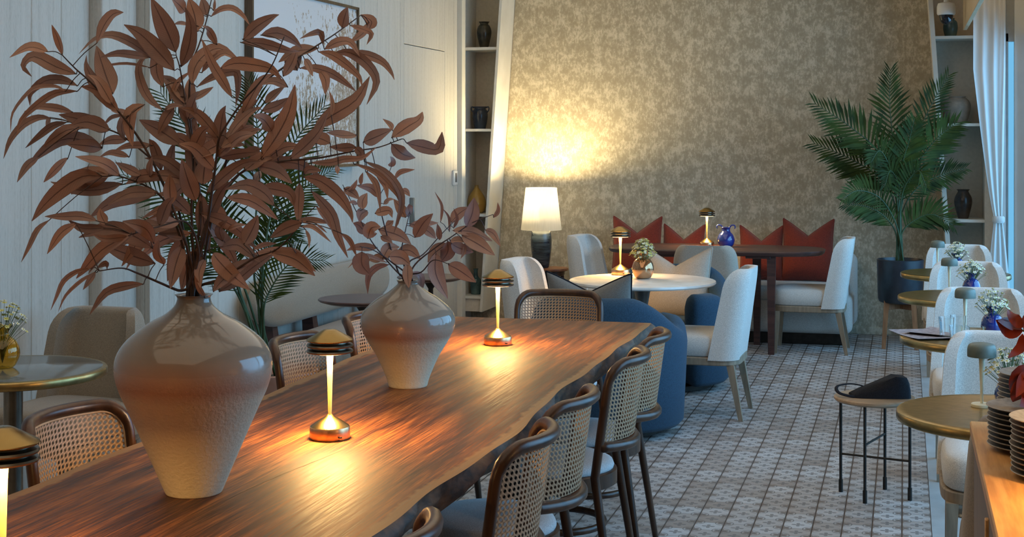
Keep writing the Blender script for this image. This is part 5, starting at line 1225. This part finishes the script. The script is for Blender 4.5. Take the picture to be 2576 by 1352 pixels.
# ================================================================== SIDEBOARD WITH PLATES
SX, SY1, SZ = 0.15, 3.61, 0.9
sb = thing('sideboard', 'honey oak sideboard carrying stacks of plates', 'sideboard', (0, 0, 0))
ob('top', mk('top', *box(SX, 0.66, 1.0, SY1, SZ - 0.028, SZ, 0.003), 'oak'), sb)
ob('carcass', mk('carcass', *box(SX + 0.03, 0.65, 1.02, SY1 - 0.012, 0.1, SZ - 0.028, 0.002), 'sideboard_side', smooth=False), sb)
ys_ = [1.03, 1.66, 2.3, 2.94, 3.585]
for k in range(4):
    d_ = ob('door', mk('door', *box(SX + 0.008, SX + 0.03, ys_[k] + 0.004, ys_[k + 1] - 0.004, 0.12, SZ - 0.05, 0.003), 'sideboard_side'), sb)
    ob('door_rim', mk('door_rim', *box(SX + 0.001, SX + 0.01, ys_[k] + 0.02, ys_[k] + 0.04, 0.3, SZ - 0.07, 0.002), 'oak'), d_)
for y in (1.1, 3.5):
    for x in (SX + 0.07, 0.6): ob('leg', mk('leg', *leg_taper((x, y, 0.1), (x, y, 0), 0.045, 0.035), 'sideboard_side', smooth=False), sb)
SL = (0.5, 2.72, SZ)
place(BL, 'table_lamp', 'brass disc-shade lamp on the oak sideboard past the plates', 'lamp', SL); lit(SL, 0.296, 11.5)
def plate(r, mat): return mk('plate', *lathe([(r * 0.55, 0.0), (r * 0.58, 0.001), (r * 0.66, 0.004), (r * 0.98, 0.0125), (r, 0.0145), (r * 0.985, 0.0155), (r * 0.62, 0.007), (0.001, 0.006)], 44), mat)
PA, PBm, PC = plate(0.1, 'stoneware'), plate(0.092, 'stoneware'), plate(0.1, 'stoneware_light')
rp = random.Random(9)
def stack(x, y, n, me, dz, g, lab, toplab, topme=None):
    for i in range(n):
        top = i == n - 1
        tag(ob('plate', topme if (top and topme) else me, None, (x + rp.uniform(-0.002, 0.002), y + rp.uniform(-0.002, 0.002), SZ + i * dz), (0, 0, rp.uniform(0, 6))), toplab if top else lab, 'plate', g)
stack(0.272, 3.3, 9, PA, 0.0102, 'plates in the lowest stack', 'grey stoneware plate in the lowest stack on the sideboard', 'topmost grey plate of the lowest stack')
stack(0.298, 3.5, 13, PBm, 0.0103, 'plates in the stack at the sideboard end', 'small grey stoneware plate in the stack at the sideboard end', 'topmost plate of the stack at the sideboard end')
stack(0.302, 3.04, 11, PA, 0.0106, 'plates in the cream-topped stack', 'grey stoneware plate in the stack with a cream top plate', 'cream plate lying on top of a grey plate stack', PC)
# ---- red flowers in a vase standing on the sideboard
fv = (0.47, 3.22, SZ)
tag(ob('flower_vase', mk('flower_vase', *lathe(hollow(smooth_prof([(0.05, 0), (0.06, 0.01), (0.075, 0.07), (0.055, 0.13), (0.035, 0.16), (0.045, 0.18)], 4), 0.004), 36), 'brown_glaze', sharp=None), None, fv), 'dark vase for red flowers on the sideboard', 'vase')
def petal(P, w, rnd): return leaf_mesh(P, w, (Vector((_s, -_c, 0.2))).normalized(), rnd, 'red_petal', True, 9)
def bloom(label, petals, centre, t0, seed):
    rnd = random.Random(seed); C = att(*centre, t0); th = thing('red_flower', label, 'flower', tuple(C), 0, 'red flowers on the sideboard')
    for w, pts in petals:
        P = [att(x, y, t0 + (0.012 * i * (1 if rnd.random() < 0.5 else -1))) - C for i, (x, y) in enumerate(pts)]
        ob('petal', petal(P, w * t0 / F, rnd), th)
    m = Vector((fv[0], fv[1], SZ + 0.17))
    ob('stem', mk('stem', *tube([c - C for c in cat([m - Vector((0, 0, 0.1)), m, (m + C) / 2 + Vector((0.04, 0, 0.02)), C], 6)], 0.003, 7), 'stem_green', sharp=None), th)
bloom('curling dark red tulip-like bloom above the plates', [(30, [(2572, 825), (2550, 800), (2536, 778)]), (44, [(2574, 832), (2540, 832), (2505, 806)]), (26, [(2572, 840), (2568, 875), (2535, 902)]), (40, [(2576, 830), (2596, 800), (2610, 770)]), (40, [(2578, 835), (2610, 845), (2640, 870)]), (34, [(2570, 830), (2545, 818), (2510, 808)])], (2574, 832), 3.12, 2)
bloom('dark red ruffled bloom hanging beside the plate stack', [(46, [(2590, 930), (2562, 945), (2541, 985)]), (50, [(2596, 950), (2570, 980), (2548, 1012)]), (50, [(2600, 960), (2585, 1000), (2565, 1022)]), (46, [(2600, 940), (2620, 980), (2625, 1015)]), (40, [(2596, 935), (2575, 960), (2556, 1000)]), (40, [(2600, 930), (2630, 950), (2650, 985)])], (2597, 938), 3.14, 6)
